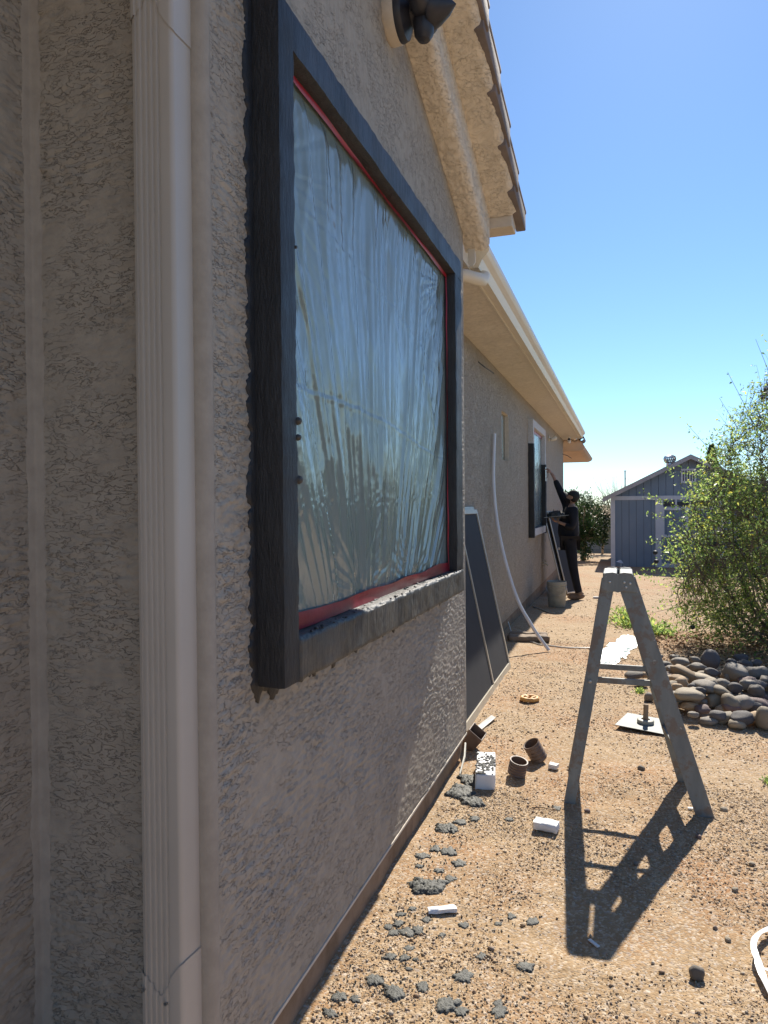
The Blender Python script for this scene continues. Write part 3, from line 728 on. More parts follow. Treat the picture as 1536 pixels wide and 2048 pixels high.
# ------------------------------------------------------------------ plastic sheet over the near window
def film_h(y, z):
    """ripples radiating from where the sheet is gathered"""
    yy = (y - IY0)/(IY1-IY0); zz = (z - IZ0)/(IZ1-IZ0)
    an = (np.arctan2(y-2.5, z-.25) + .02*np.sin(z*3.1) + .012*fbm(y*2, z*2, 2, 97))*1.55; rd = np.hypot(y-2.5, z-.25)*.75
    gate = sst(-.3, .2, pn(an*3, rd*1.7, 99))
    h = .013*fbm(an*25, rd*.9, 2, 101)*(.15+.85*gate)*np.clip(rd/.9, .25, 1) + .014*pn(an*8, rd*.8, 103)*np.clip(rd, .3, 1)
    h = h + .007*np.maximum(0, 1-np.abs(pn(an*6, rd*.5, 104))*7)
    for (cy_, cz_, fr, amp, sd, rad) in ((IY1, IZ1-.05, 22, .008, 1, .7), (2.42, IZ0+.02, 14, .005, 2, .4), (IY0-.05, IZ1-.3, 16, .003, 3, .9), (3.05, IZ0-.02, 14, .006, 4, .4)):
        a = np.arctan2(z-cz_, y-cy_); d = np.hypot(z-cz_, y-cy_)
        h = h + amp*pn(a*fr, d*1.5, 110+sd) * sst(0, .12, d) * (1 - sst(rad*.5, rad, d))
    h = h + .004*np.maximum(0, 1 - np.abs(pn(y*5+z*.8, z*1.3, 120))*9) * sst(.1, .5, zz)
    # two long fold creases and the crinkled band low down
    for (z0, k) in ((2.36, -.05), (1.86, -.03)):
        d = z - (z0 + k*(y-2.6)*2 + .02*np.sin(y*3)); h = h + .0016*np.exp(-(d/.006)**2) - .001*np.exp(-((d-.012)/.008)**2)
    d = z - (1.555 + .02*(y-2)); h = h + np.exp(-(d/.03)**2)*.0022*fbm(y*55, z*55, 2, 125)
    edge = np.minimum(np.minimum(y-IY0, IY1-y), np.minimum(z-IZ0, IZ1-z))
    return h * sst(.006, .085, edge)
ysf = np.arange(IY0-.012, IY1+.012, .0065); zsf = np.arange(IZ0-.006, IZ1+.006, .0065)
FY, FZ = np.meshgrid(ysf, zsf, indexing='ij'); FX = -.893 + film_h(FY, FZ)
film = link('plastic_sheet', grid_mesh('plastic_sheet', np.stack([FX, FY, FZ], -1)), M_film, smooth=True)
tag(film, 'clear wrinkled plastic sheet taped over the large near window', 'plastic sheet')
def tape_strip(p, q, w, nrm_in, seed):
    mb = MB(); n = 60; p = Vector(p); q = Vector(q); up = Vector(nrm_in)
    for i in range(n+1):
        t = i/n; c = p.lerp(q, t); wd = w*(1 + .35*float(pn(t*6, 0, seed))); x = .004 + .004*float(pn(t*11, 2, seed))
        for k, f in enumerate((0, .5, 1)): mb.v.append(c + up*wd*f + Vector((x + .003*math.sin(f*3+t*9), 0, 0)))
    for i in range(n):
        for k in range(2): mb.f.append((i*3+k, i*3+k+1, (i+1)*3+k+1, (i+1)*3+k))
    return mb
X0 = -.884
tape_strip((X0, IY0, IZ0+.003), (X0, IY1, IZ0+.003), .045, (0, 0, 1), 1).build('tape', M_tape, film, smooth=True)
tape_strip((X0, IY0, IZ1-.003), (X0, IY1, IZ1-.003), .018, (0, 0, -1), 2).build('tape', M_tape, film, smooth=True)
tape_strip((X0, IY0+.003, IZ0), (X0, IY0+.003, IZ1), .022, (0, 1, 0), 3).build('tape', M_tape, film, smooth=True)
tape_strip((X0, IY1-.003, IZ0), (X0, IY1-.003, IZ1), .006, (0, -1, 0), 4).build('tape', M_tape, film, smooth=True)
# far window sheet
y0, y1, z0, z1 = 11.56, 13.26, 1.15, 2.77
ysf = np.arange(y0, y1, .03); zsf = np.arange(z0, z1, .03); FY, FZ = np.meshgrid(ysf, zsf, indexing='ij')
FX = XM + .01 + .012*fbm(FY*14, FZ*1.6, 3, 131)
f2 = link('plastic_sheet', grid_mesh('plastic_sheet', np.stack([FX, FY, FZ], -1)), M_film, smooth=True)
tag(f2, 'plastic sheet taped over the far window beside the working man', 'plastic sheet')
MB().box((XM+.012, y0, z1-.05), (XM+.02, y1, z1)).build('tape', M_tape, f2)

# ------------------------------------------------------------------ stepladder
lad = empty('stepladder', (.06, 3.97, 0)); tag(lad, 'weathered grey wooden stepladder standing open in the yard', 'stepladder')
def rail(p, q, w, t, name='rail', wl=None):
    """flat rail from foot p to top q; broad face w seen side-on, thickness t"""
    mb = MB(); p = Vector(p); q = Vector(q); d = (q-p).normalized(); e = Vector((1, 0, 0)); e = (e - d*e.dot(d)).normalized(); g = d.cross(e)
    wt = w if wl is None else wl
    vs = [];
    for c, ww in ((p, w), (q, wt)):
        for a, b in ((-1, -1), (1, -1), (1, 1), (-1, 1)): vs.append(c + e*ww/2*a + g*t/2*b)
    zf = min(v.z for v in vs[:4])
    for i in range(4): vs[i].z = p.z
    mb.add(vs, [(0,1,2,3),(4,5,6,7),(0,1,5,4),(1,2,6,5),(2,3,7,6),(3,0,4,7)])
    return mb.build(name, M_ladder, lad, bevel=.003)
g = GH(.06, 3.9)
FR = (.384, 3.805, GH(.384, 3.8)-.003); FRF = (.325, 4.235, GH(.325, 4.2)-.003)
FL = (-.263, 3.775, GH(-.26, 3.77)-.003); FLF = (-.275, 4.265, GH(-.27, 4.2)-.003)
r1 = rail(FR, (.020, 3.875, 1.155), .090, .024, wl=.094); rail(FRF, (.012, 4.145, 1.155), .078, .024)
rail(FL, (-.066, 3.870, 1.155), .058, .026, wl=.068); rail(FLF, (-.066, 4.150, 1.155), .058, .026)
def lerp3(a, b, t): return Vector(a).lerp(Vector(b), t)
for zt in (.27, .52, .77):      # steps run between the two front rails
    a = lerp3(FR, (.020, 3.875, 1.155), zt); b = lerp3(FRF, (.012, 4.145, 1.155), zt)
    mb = MB(); T = Matrix.Translation(a) @ Matrix.Rotation(math.atan2(a.x-b.x, b.y-a.y), 4, 'Z'); mb.box((-.038, .008, -.010), (.040, (b-a).length-.008, .010), T); mb.build('step', M_ladder, lad, bevel=.003)
for zt in (.30, .62):
    a = lerp3(FL, (-.066, 3.870, 1.155), zt); b = lerp3(FLF, (-.066, 4.150, 1.155), zt)
    MB().box((a.x-.012, a.y+.01, a.z-.02), (a.x+.012, b.y-.01, a.z+.02)).build('cross_bar', M_ladder, lad, bevel=.002)
# diagonal brace at the foot of the steps
MB().box((-.135, 3.845, .612), (.205, 3.862, .642)).build('spreader', M_ladder, lad, bevel=.002)
MB().box((-.13, 4.17, .612), (.20, 4.187, .642)).build('spreader', M_ladder, lad, bevel=.002)
for (bx_, by_) in ((-.13, 3.843), (.198, 3.843), (-.158, 3.80)):
    T = Matrix.Translation((bx_, by_, .627)) @ Matrix.Rotation(R_(90), 4, 'X'); MB().lathe([(.008, -.002), (.008, .004), (.0001, .006)], 10, T).build('bolt', M_steel, lad)
# cap: board with the two bracket cheeks and rounded, notched top edges
def cheek(yc, name):
    pts = [(-.098, 1.155), (-.088, 1.178), (-.078, 1.186), (-.045, 1.190), (-.026, 1.186), (-.018, 1.176), (-.010, 1.186), (.012, 1.190), (.046, 1.187), (.056, 1.176), (.060, 1.16), (.078, 1.095), (.076, 1.088), (.020, 1.092), (-.008, 1.09), (-.020, 1.085), (-.034, 1.09), (-.104, 1.085), (-.108, 1.095)]
    return MB().prism(pts, yc-.008, yc+.008, 'y').build(name, M_ladder, lad, bevel=.003)
cheek(3.852, 'bracket'); cheek(4.168, 'bracket')
mb = MB(); mb.box((-.094, 3.862, 1.150), (-.024, 4.158, 1.184)); mb.box((-.012, 3.862, 1.150), (.054, 4.158, 1.183)); mb.build('top_board', M_ladder, lad, bevel=.006)
mb = MB()
for xx, zz in ((.012, 1.14), (.040, 1.135), (-.06, 1.14), (.020, 1.115)):
    T = Matrix.Translation((xx, 3.844, zz)) @ Matrix.Rotation(R_(90), 4, 'X'); MB().lathe([(.006, -.002), (.006, .004), (.0001, .005)], 8, T).build('bolt', M_steel, lad)

# ------------------------------------------------------------------ leaning window screens
def screen(name, bx0, bx1, y0, y1, zt, xt, mull, label, shift=0.2, group=None, mid=True, skew=0.0):
    e = empty(name, (bx0, (y0+y1)/2, GH(bx0, (y0+y1)/2))); tag(e, label, 'window screen', group)
    zb0, zb1 = GH(bx0, y0)+.004, GH(bx1, y1)+.004
    A, B = Vector((bx0, y0, zb0)), Vector((bx1, y1, zb1)); upv = Vector((xt-(bx0+bx1)/2, shift, zt))
    C_, D_ = B+upv, A+upv; nn = (B-A).cross(upv).normalized()
    if nn.x < 0: nn = -nn
    mb = MB(); w = .042; t = .016
    ud = upv.normalized(); hd = (B-A).normalized()
    def rb(p, q, w):
        d = (q-p).normalized(); s = nn.cross(d); 
        mb.bar(p, q, w, t, up=nn)
    rb(A+ud*w/2, B+ud*w/2, w*1.25); rb(D_-ud*w/2, C_-ud*w/2, w)
    rb(A+hd*w/2+ud*w*1.1, D_+hd*w/2-ud*w, w); rb(B-hd*w/2+ud*w*1.1, C_-hd*w/2-ud*w, w)
    if mull: 
        p = A.lerp(B, mull); rb(p+ud*w*1.1, p+upv-ud*w, w*.7)
    mb.build('frame', M_frame_tan, e, bevel=.002)
    m2 = MB(); o = nn*(-.003)
    a, b, c, d = A+hd*w*.8+ud*w+o, B-hd*w*.8+ud*w+o, C_-hd*w*.8-ud*w*.8+o, D_+hd*w*.8-ud*w*.8+o
    k = nn*(-.002)
    m2.add([a, b, c, d, a+k, b+k, c+k, d+k], [(0,1,2,3),(7,6,5,4),(0,4,5,1),(1,5,6,2),(2,6,7,3),(3,7,4,0)]); m2.build('mesh', M_screen, e)
    return e
screen('window_screen', -1.010, -1.015, 4.72, 6.79, 1.50, -1.372, .565, 'large dark window screen in a tan frame leaning just past the near wall corner', .22)
screen('window_screen', -1.055, -1.060, 4.80, 6.74, 1.525, -1.392, 0, 'second window screen hidden behind the large dark one, its top rail just showing', .20)
screen('window_screen', -1.02, -.85, 13.30, 13.90, 1.55, -1.29, 0, 'tan framed window screen leaning on the wall just behind the working man', 0)
screen('window_screen', -.95, -.78, 13.42, 14.02, 1.53, -1.22, 0, 'outermost window screen, mostly hidden behind the man\'s legs', 0)
o = tag(MB().box((-1.10, 13.27, .70), (-1.03, 13.285, .74)).build('paper_tag', M_white), 'small white tag on the screens behind the man', 'tag')

# PVC conduit, hose, scraps
def smooth_path(pts, n=8):
    P = [Vector(p) for p in pts]; out = []
    for i in range(len(P)-1):
        p0, p1, p2, p3 = P[max(i-1, 0)], P[i], P[i+1], P[min(i+2, len(P)-1)]
        for k in range(n):
            t = k/n; out.append(.5*((2*p1) + (p2-p0)*t + (2*p0-5*p1+4*p2-p3)*t*t + (-p0+3*p1-3*p2+p3)*t**3))
    out.append(P[-1]); return out
pipe_pts = smooth_path([(-.742, 7.72, -.02), (-.84, 7.74, .105), (-.935, 7.76, .245), (-1.082, 7.80, .50), (-1.222, 7.85, .925), (-1.318, 7.90, 1.367), (-1.365, 7.97, 1.815), (-1.372, 8.10, 2.347)])
mb = MB(); mb.tube(pipe_pts, .019, 14, cap=False); mb.tube(pipe_pts, .0155, 14, cap=False)
tag(mb.build('pvc_pipe', M_pvc, smooth=True), 'long white plastic pipe bowed against the long wall', 'pipe')
def on_ground(pts, dz): return [(x, y, GH(x, y)+dz) for x, y in pts]
mb = MB(); mb.tube(smooth_path([(-1.36, 8.95, .06)] + on_ground([(-1.28, 8.75), (-1.18, 8.5), (-1.0, 8.24), (-.88, 8.10), (-.76, 8.04), (-.6, 8.0), (-.45, 8.02), (-.30, 8.06), (-.2, 8.08)], .008)), .007, 8)
tag(mb.build('hose', M_hose, smooth=True), 'thin pale hose crossing the dirt under the white pipe', 'hose')
mb = MB(); mb.tube(smooth_path(on_ground([(-1.34, 11.5), (-1.2, 11.2), (-1.1, 11.0), (-1.02, 10.86), (-.95, 10.82)], .01)), .008, 8)
tag(mb.build('hose', M_hose, smooth=True), 'short pale hose end lying in front of the bucket', 'hose')
def slab(name, x0, x1, yc, w, h, mat, label, cat, rz=0, seed=1, res=.03, amp=.012, zoff=0):
    bm = noisy_box((x0, yc-w/2, 0), (x1, yc+w/2, h), res, amp, seed, h*.25)
    o = bm_obj(name, [bm], mat, None); xc = (x0+x1)/2
    o.data.transform(Matrix.Translation((-xc, -yc, 0))); o.location = (xc, yc, GH(xc, yc)+zoff); o.rotation_euler = (0, 0, rz)
    return tag(o, label, cat)
slab('timber_offcut', -1.27, -.80, 8.32, .20, .075, M_wood, 'weathered timber offcut lying across the foot of the long wall', 'timber', .25, 3, .035, .012)
slab('timber_offcut', -1.30, -.84, 8.62, .12, .06, M_wood, 'thinner timber offcut lying just behind the longer one', 'timber', .1, 5, .035, .01)
# crumpled white plastic on the ground
ax = np.linspace(-1, 1, 70); A, B = np.meshgrid(ax, ax, indexing='ij')
rr = np.hypot(A, B) / (1 + .7*fbm(A/np.hypot(A, B).clip(.01)*1.4, B/np.hypot(A, B).clip(.01)*1.4, 3, 141))
X = -.04 + A*.17 + B*.11; Y = 8.05 + B*.95
Zc = gh(X, Y) + .008 + (np.abs(fbm(A*2.2, B*3, 3, 142))*.028 + .012) * sst(1.0, .6, rr)
keep = (rr[:-1, :-1] < 1) & (rr[1:, 1:] < 1)
o = link('crumpled_plastic', grid_mesh('crumpled_plastic', np.stack([X, Y, Zc], -1), keep), M_film_ground)
tag(o, 'crumpled white plastic film lying on the dirt behind the stepladder', 'plastic film')

# ------------------------------------------------------------------ bucket
bk = empty('bucket', (-.99, 11.63, GH(-.99, 11.6)))
tag(bk, 'dirty grey mortar bucket standing by the man\'s feet', 'bucket')
zb = GH(-.99, 11.63)
T = Matrix.Translation((-.99, 11.63, zb))
MB().lathe([(.001, .003), (.128, .003), (.134, .01), (.150, .30), (.150, .315), (.158, .32), (.158, .335), (.151, .34), (.151, .355), (.160, .36), (.160, .375), (.152, .38), (.155, .405), (.150, .41), (.143, .40), (.128, .02), (.001, .02)], 32, T).build('body', M_bucket, bk, autos=40)
MB().tube([(-.99-.158*math.cos(a), 11.63-.05-.10*math.sin(a), zb+.35-.16*math.sin(a)) for a in np.linspace(0, math.pi, 14)], .0035, 6).build('handle', M_steel, bk)
MB().lathe([(.001, .30), (.07, .31), (.142, .295)], 24, T).build('mortar_fill', M_splat, bk, smooth=True)

# ------------------------------------------------------------------ debris on the near ground
def place(o, x, y, dz=0, rz=0): o.location = (x, y, GH(x, y)+dz); o.rotation_euler = (0, 0, rz); return o
def foam(L, Wd, H, label, x, y, rz, crust=False, tilt=0, seed=1, amp=.002):
    bm = noisy_box((-L/2, -Wd/2, 0), (L/2, Wd/2, H), .012, amp, seed, .006)
    o = bm_obj('foam_block', [bm], M_foam, None); place(o, x, y, .002, rz); tag(o, label, 'foam block')
    if tilt: o.rotation_euler = (tilt, 0, rz)
    if crust:
        r = np.random.default_rng(seed); mb = MB()
        for k in range(150):
            u_ = r.uniform(-.48, .48)*L; v_ = np.clip(r.normal(-.08, .2), -.47, .47)*Wd; s = r.uniform(.003, .010)
            T = Matrix.Translation((u_, v_, H)) ; mb.lathe([(s, -.001), (s*.9, s*.5), (.0001, s*.8)], 6, T)
        c = mb.build('mortar_crust', M_splat, o, local=True); c['kind'] = 'stuff'
    return o
foam(.108, .36, .085, 'large white foam block speckled with dark mortar beside the wall corner', -.735, 3.97, .16, True, seed=3)
foam(.115, .075, .04, 'broken white foam brick lying clear of the wall in the open dirt', -.345, 3.41, -.15, seed=6, amp=.004)
foam(.115, .035, .018, 'thin strip of white foam lying among mortar spots', -.655, 2.615, .45, seed=8, amp=.002)
foam(.055, .045, .03, 'small white foam chunk beside the tilted brown pipe piece', -.385, 4.23, -.3, seed=9, amp=.003)
# corrugated pipe pieces
def corr(x, y, r, L, tilt, rz, label, n=5):
    prof = []
    for k in range(n):
        z = L*k/n; prof += [(r*.90, z), (r, z+L/n*.3), (r, z+L/n*.6), (r*.90, z+L/n*.95)]
    prof += [(r*.98, L), (r*.93, L), (r*.84, L*.98)] + [(r*.84, 0)]
    o = MB().lathe(prof, 28).build('corrugated_pipe', M_brownpl, autos=35)
    o.location = (x, y, GH(x, y)+.012); o.rotation_euler = Matrix.Rotation(rz, 4, 'Z').to_euler(); o.rotation_euler = (tilt, 0, rz)
    return tag(o, label, 'pipe')
corr(-.575, 4.05, .052, .085, R_(14), R_(60), 'short brown corrugated pipe piece right of the speckled foam block')
corr(-.475, 4.34, .052, .115, R_(30), R_(-60), 'taller tilted brown corrugated pipe piece beyond the other')
# drain adapter at the foot of the corner
da = empty('drain_adapter', (-.93, 4.40, 0)); tag(da, 'brown drain adapter with open square mouth at the wall corner', 'drain')
T = Matrix.Translation((-.955, 4.42, .0)) @ Matrix.Rotation(R_(38), 4, 'Y') @ Matrix.Rotation(R_(12), 4, 'X')
mb = MB(); h = .052
def ring4(s, z, tt): return [T @ Vector(v) for v in ((-s, -s, z), (s, -s, z), (s, s, z), (-s, s, z))]
vs = ring4(.040, .0, 0) + ring4(.050, .07, 0) + ring4(.052, .16, 0) + ring4(.045, .16, 0) + ring4(.042, .05, 0)
fs = [(i*4+j, i*4+(j+1) % 4, (i+1)*4+(j+1) % 4, (i+1)*4+j) for i in range(4) for j in range(4)] + [(19, 18, 17, 16)]
mb.add(vs, fs); mb.build('mouth', M_brownpl, da, bevel=.002)
T2 = Matrix.Translation((-.95, 4.42, -.02)); MB().lathe([(.062, 0), (.062, .03), (.054, .035), (.054, .07), (.045, .08)], 20, T2).build('collar', M_brownpl, da, autos=40)
mb = MB(); mb.tube([(-.905, 4.22, .10), (-.885, 4.10, .06), (-.88, 3.95, .012)], [.006, .007, .005], 6); tag(mb.build('plastic_strip', M_plug), 'thin pale strip leaning out from the wall corner', 'strip')
mb = MB(); mb.add([(-.965, 4.80, .012), (-.925, 4.72, .010), (-.86, 5.05, .022), (-.90, 5.10, .02), (-.965, 4.80, .006), (-.925, 4.72, .004), (-.86, 5.05, .016), (-.90, 5.10, .014)], [(0,1,2,3),(7,6,5,4),(0,4,5,1),(1,5,6,2),(2,6,7,3),(3,7,4,0)])
tag(mb.build('metal_sliver', M_steel), 'grey flat sliver lying below the screen corner', 'scrap')
# yellow plastic hub
yh = MB()
n = 40; prof = []
yh.lathe([(.050, .004), (.050, .026), (.056, .030), (.070, .030), (.080, .022), (.080, .006), (.072, .002), (.050, .004)], 8, Matrix.Rotation(.3, 4, 'Z'))
for a in range(4):
    t = a*math.pi/2 + .5; T = Matrix.Rotation(t, 4, 'Z') @ Matrix.Translation((.034, 0, .017)); yh.box((-.017, -.010, -.009), (.022, .010, .010), T)
yo = yh.build('yellow_ring', M_yellow, bevel=.0015); place(yo, -.69, 5.62, .004, .2); tag(yo, 'yellow eight-sided plastic ring lying flat on the dirt', 'ring')
# mortar hawk
hk = empty('mortar_hawk', (.14, 5.22, 0)); tag(hk, 'metal mortar hawk plate lying upside down with its handle up', 'hawk')
zh = GH(.14, 5.22) + .022
T = Matrix.Translation((.15, 5.22, zh)) @ Matrix.Rotation(-.26, 4, 'Z') @ Matrix.Rotation(R_(2), 4, 'Y')
MB().box((-.165, -.165, 0), (.165, .165, .004), T).build('plate', pm('hawk_plate', (.26, .27, .25), (.20, .21, .19), 9, .6, 60, .0006), hk, bevel=.001)
MB().lathe([(.052, .004), (.056, .008), (.056, .028), (.048, .032), (.03, .032), (.028, .008)], 24, T).build('collar', M_bucket, hk, autos=40)
MB().lathe([(.0175, .01), (.019, .03), (.0165, .07), (.017, .12), (.0165, .135), (.001, .138)], 16, T).build('handle', M_wood, hk, autos=40)
T = Matrix.Translation((.275, 5.24, zh+.003)); tag(MB().lathe([(.001, 0), (.016, 0), (.016, .045), (.02, .05), (.02, .062), (.001, .064)], 14, T).build('bottle_cap', M_plug, autos=40), 'small pale cap standing on the far edge of the hawk plate', 'cap')

# mortar splats
SPL = [(-0.76,2.77,.064),(-0.79,2.43,.015),(-0.75,2.45,.021),(-0.71,2.47,.023),(-0.77,2.16,.023),(-0.69,2.12,.027),(-0.52,2.12,.03),(-0.5,2.27,.024),(-0.61,2.17,.02),(-0.85,2.05,.02),(-0.8,2.06,.014),(-0.85,1.98,.017),(-0.76,2.29,.016),(-0.71,2.3,.015),(-0.67,2.3,.008),(-0.68,2.25,.01),(-0.8,3.29,.046),(-0.75,3.37,.024),(-0.69,3.42,.024),(-0.74,3.07,.03),(-0.8,3.08,.022),(-0.67,2.98,.025),(-0.84,3.0,.025),(-0.83,2.91,.014),(-0.74,2.9,.018),(-0.68,2.86,.02),(-0.79,2.49,.016),(-0.82,2.46,.014),(-0.8,2.55,.013),(-0.77,2.6,.013),(-0.7,2.55,.014),(-0.62,2.47,.01),(-0.56,2.56,.016),(-0.83,3.73,.068),(-0.74,3.62,.046),(-0.81,3.89,.06),(-0.71,2.36,.013),(-0.4,2.66,.015),(-0.44,2.6,.011),(-0.36,2.14,.02),(-0.37,2.18,.012),(-0.47,2.11,.016),(-0.46,2.39,.015),(-0.31,2.37,.02),(-0.32,2.65,.019),(-0.32,3.68,.021),(-0.53,3.47,.017)]
def splat_mesh(r, seed, lumpy=1.0):
    m = 44; a = np.linspace(-1.45, 1.45, m); A, B = np.meshgrid(a, a, indexing='ij'); th = np.arctan2(B, A)
    rr = np.hypot(A, B)/(1 + .62*fbm(np.cos(th)*1.5+3, np.sin(th)*1.5, 4, seed)); rr = rr + .10*pn(A*9, B*9, seed+2)
    h = np.sqrt(np.clip(1-rr**2, 0, 1)) * (.10 + .05*lumpy) + (rr < .97) * np.abs(fbm(A*6, B*6, 4, seed+5))*.26*lumpy * sst(1, .7, rr)
    P = np.stack([A*r, B*r, h*r*1.1 - .12*r*(rr > .97)], -1)
    keep = rr[:-1, :-1] < 1.06
    return grid_mesh('mortar_splat', P, keep)
for i, (x, y, r) in enumerate(SPL):
    o = link('mortar_splat', splat_mesh(r*1.25, 200+i*7, .9 if r > .03 else .55), M_splat, smooth=False)
    place(o, x, y, .002, random.uniform(0, 6.28)); o.scale = (random.uniform(.9, 1.2), random.uniform(.75, 1.0), 1)
    if r > .062 and y < 3: lb = 'largest dark mortar splat, halfway along the near wall, above the thin foam strip'
    elif y > 3.55 and x < -.7: lb = ['flattened dark mortar heap against the wall before the speckled foam block', 'flattened dark mortar heap just below the speckled foam block', 'flattened dark mortar heap left of the speckled foam block'][(33, 34, 35).index(i)] if i in (33, 34, 35) else 'flattened mortar heap'
    elif y > 2.8 and x < -.6: lb = 'dark mortar splat between the largest splat and the foam block'
    elif x > -.5 and y > 2.8: lb = 'small dark mortar splat near the left foot of the stepladder'
    elif y < 2.2: lb = 'dark mortar splat at the bottom edge of the yard by the near wall'
    else: lb = 'small dark mortar splat below the largest one'
    if not lb.startswith(('largest', 'flattened')):
        wallside = 'nearest the wall' if x < -.78 else ('a hand from the wall' if x < -.6 else 'out in the open dirt')
        lb = f"{'broad' if r > .022 else 'small'} dark mortar splat {wallside}, {'level with the foam block' if y > 3.25 else 'between foam block and largest splat' if y > 2.85 else 'beside the thin foam strip' if y > 2.45 else 'just below the thin foam strip' if y > 2.2 else 'in the bottom foreground'}"
    tag(o, lb, 'mortar splat', 'mortar splats dropped along the near wall')
# loose mortar crumbs, uncountable
r = np.random.default_rng(77); mb_c = []; q_c = []; off = 0
cx = []; cy_ = []
for (x, y, rad) in SPL:
    k = int(6 + rad*520); cx += list(x + r.normal(0, rad*1.0 + .02, k)); cy_ += list(y + r.normal(0, rad*1.1 + .03, k))
cx = np.array(cx + list(r.uniform(-.86, -.35, 90))); cy_ = np.array(cy_ + list(r.uniform(1.9, 4.0, 90))); k = cx > -.9; cx = cx[k]; cy_ = cy_[k]
n = len(cx); s = r.uniform(.0015, .0055, n)
octv = np.array([(1,0,0),(0,1,0),(-1,0,0),(0,-1,0),(0,0,1),(0,0,-1)], float)
V_ = octv[None]*r.uniform(.6, 1.2, (n, 6, 1))*s[:, None, None] + np.stack([cx, cy_, gh(cx, cy_)+s*.4+.001], -1)[:, None, :]
T_ = np.array([(0,1,4),(1,2,4),(2,3,4),(3,0,4),(1,0,5),(2,1,5),(3,2,5),(0,3,5)])
tag(link('mortar_crumbs', raw_mesh('mortar_crumbs', V_.reshape(-1, 3), (T_[None]+(np.arange(n)*6)[:, None, None]).reshape(-1, 3)), M_splat), 'loose dark mortar crumbs strewn over the dirt by the wall', 'mortar crumbs', kind='stuff')

# single stones and scraps
def rock_mesh(seed, fine=3, flat=.75):
    bm = bmesh.new(); bmesh.ops.create_icosphere(bm, subdivisions=fine, radius=1)
    sv = Vector((seed*3.1, seed*1.7, seed*.9))
    for v in bm.verts:
        p = v.co.normalized()
        q = Vector((math.copysign(abs(p.x)**.85, p.x), math.copysign(abs(p.y)**.85, p.y), math.copysign(abs(p.z)**.9, p.z)))
        v.co = q * (1 + .26*mnoise.noise(p*1.1+sv) + .10*mnoise.noise(p*2.6+sv))
    me = bpy.data.meshes.new('river_rock'); bm.to_mesh(me); bm.free(); return me
def rock(x, y, z, rx, ry, rz_, mat, seed, rot, label, group='river rocks piled beside the bush', name='river_rock'):
    o = link(name, rock_mesh(seed), mat, smooth=True); o.location = (x, y, z); o.scale = (rx, ry, rz_); o.rotation_euler = rot
    return tag(o, label, 'rock', group)
rock(.226, 2.50, GH(.226, 2.5)+.018, .023, .021, .021, ROCKM[0], 51, (0, 0, 0), 'round smooth grey-green pebble in the foreground right of the ladder shadow', None, 'pebble')
for i, (x, y, s) in enumerate([(-.17, 3.68, .012), (.05, 3.2, .010), (.33, 3.55, .012), (.48, 3.9, .015), (.42, 3.1, .012), (.20, 2.25, .012), (.38, 2.30, .014), (-.03, 2.15, .010), (.30, 2.05, .016), (.10, 4.35, .018), (.52, 3.35, .011), (.35, 2.75, .010), (-.25, 4.9, .014)]):
    rock(x, y, GH(x, y)+s*.5, s*1.2, s, s*.75, random.choice([ROCKM[0], ROCKM[1], ROCKM[2], ROCKM[4]]), 60+i, (0, 0, i), 'small loose stone on the open dirt near the stepladder', 'small loose stones near the stepladder', 'pebble')
mb = MB(); mb.box((-.024, -.007, 0), (.024, .007, .004)); o = mb.build('plastic_chip', M_white, bevel=.001); place(o, -.10, 2.58, .005, -.8); tag(o, 'small white plastic chip inside the stepladder shadow', 'scrap')
mb = MB(); mb.box((-.016, -.008, 0), (.016, .008, .008)); o = mb.build('plastic_chip', M_foam, bevel=.001); place(o, .325, 3.86, .004, .1); tag(o, 'small white scrap at the right foot of the stepladder', 'scrap')
mb = MB(); mb.box((-.05, -.02, 0), (.05, .02, .03)); o = mb.build('foam_scrap', M_foam, bevel=.004); place(o, -.435, 13.06, .004, .1); tag(o, 'white scrap on the dirt right of the man\'s boots', 'scrap')
# white vinyl strap at the right edge, folded over itself
mb = MB()
def ribbon(pts, w, t=.0015):
    P = smooth_path(pts, 10); base = len(mb.v)
    for i, p in enumerate(P):
        d = (P[min(i+1, len(P)-1)]-P[max(i-1, 0)]).normalized(); s = Vector((-d.y, d.x, .25*math.sin(i*.35))).normalized()*w/2
        nz_ = Vector((0, 0, t)); mb.v += [tuple(p-s), tuple(p+s), tuple(p+s+nz_), tuple(p-s+nz_)]
    for i in range(len(P)-1):
        a, b = base+i*4, base+(i+1)*4
        for j in range(4): mb.f.append((a+j, a+(j+1) % 4, b+(j+1) % 4, b+j))
    mb.f.append((base, base+1, base+2, base+3)); e = base+(len(P)-1)*4; mb.f.append((e+3, e+2, e+1, e))
z0 = GH(.42, 2.5)
ribbon([(.51, 2.05, z0+.014), (.47, 2.25, z0+.018), (.435, 2.45, z0+.020), (.42, 2.55, z0+.030), (.42, 2.60, z0+.034)], .022)
ribbon([(.60, 2.66, z0+.012), (.50, 2.60, z0+.018), (.44, 2.575, z0+.022), (.42, 2.60, z0+.034), (.42, 2.68, z0+.04), (.455, 2.78, z0+.025), (.52, 2.86, z0+.015)], .020)
tag(mb.build('vinyl_strap', M_white, autos=60), 'folded white vinyl strap at the right edge of the foreground', 'strap')

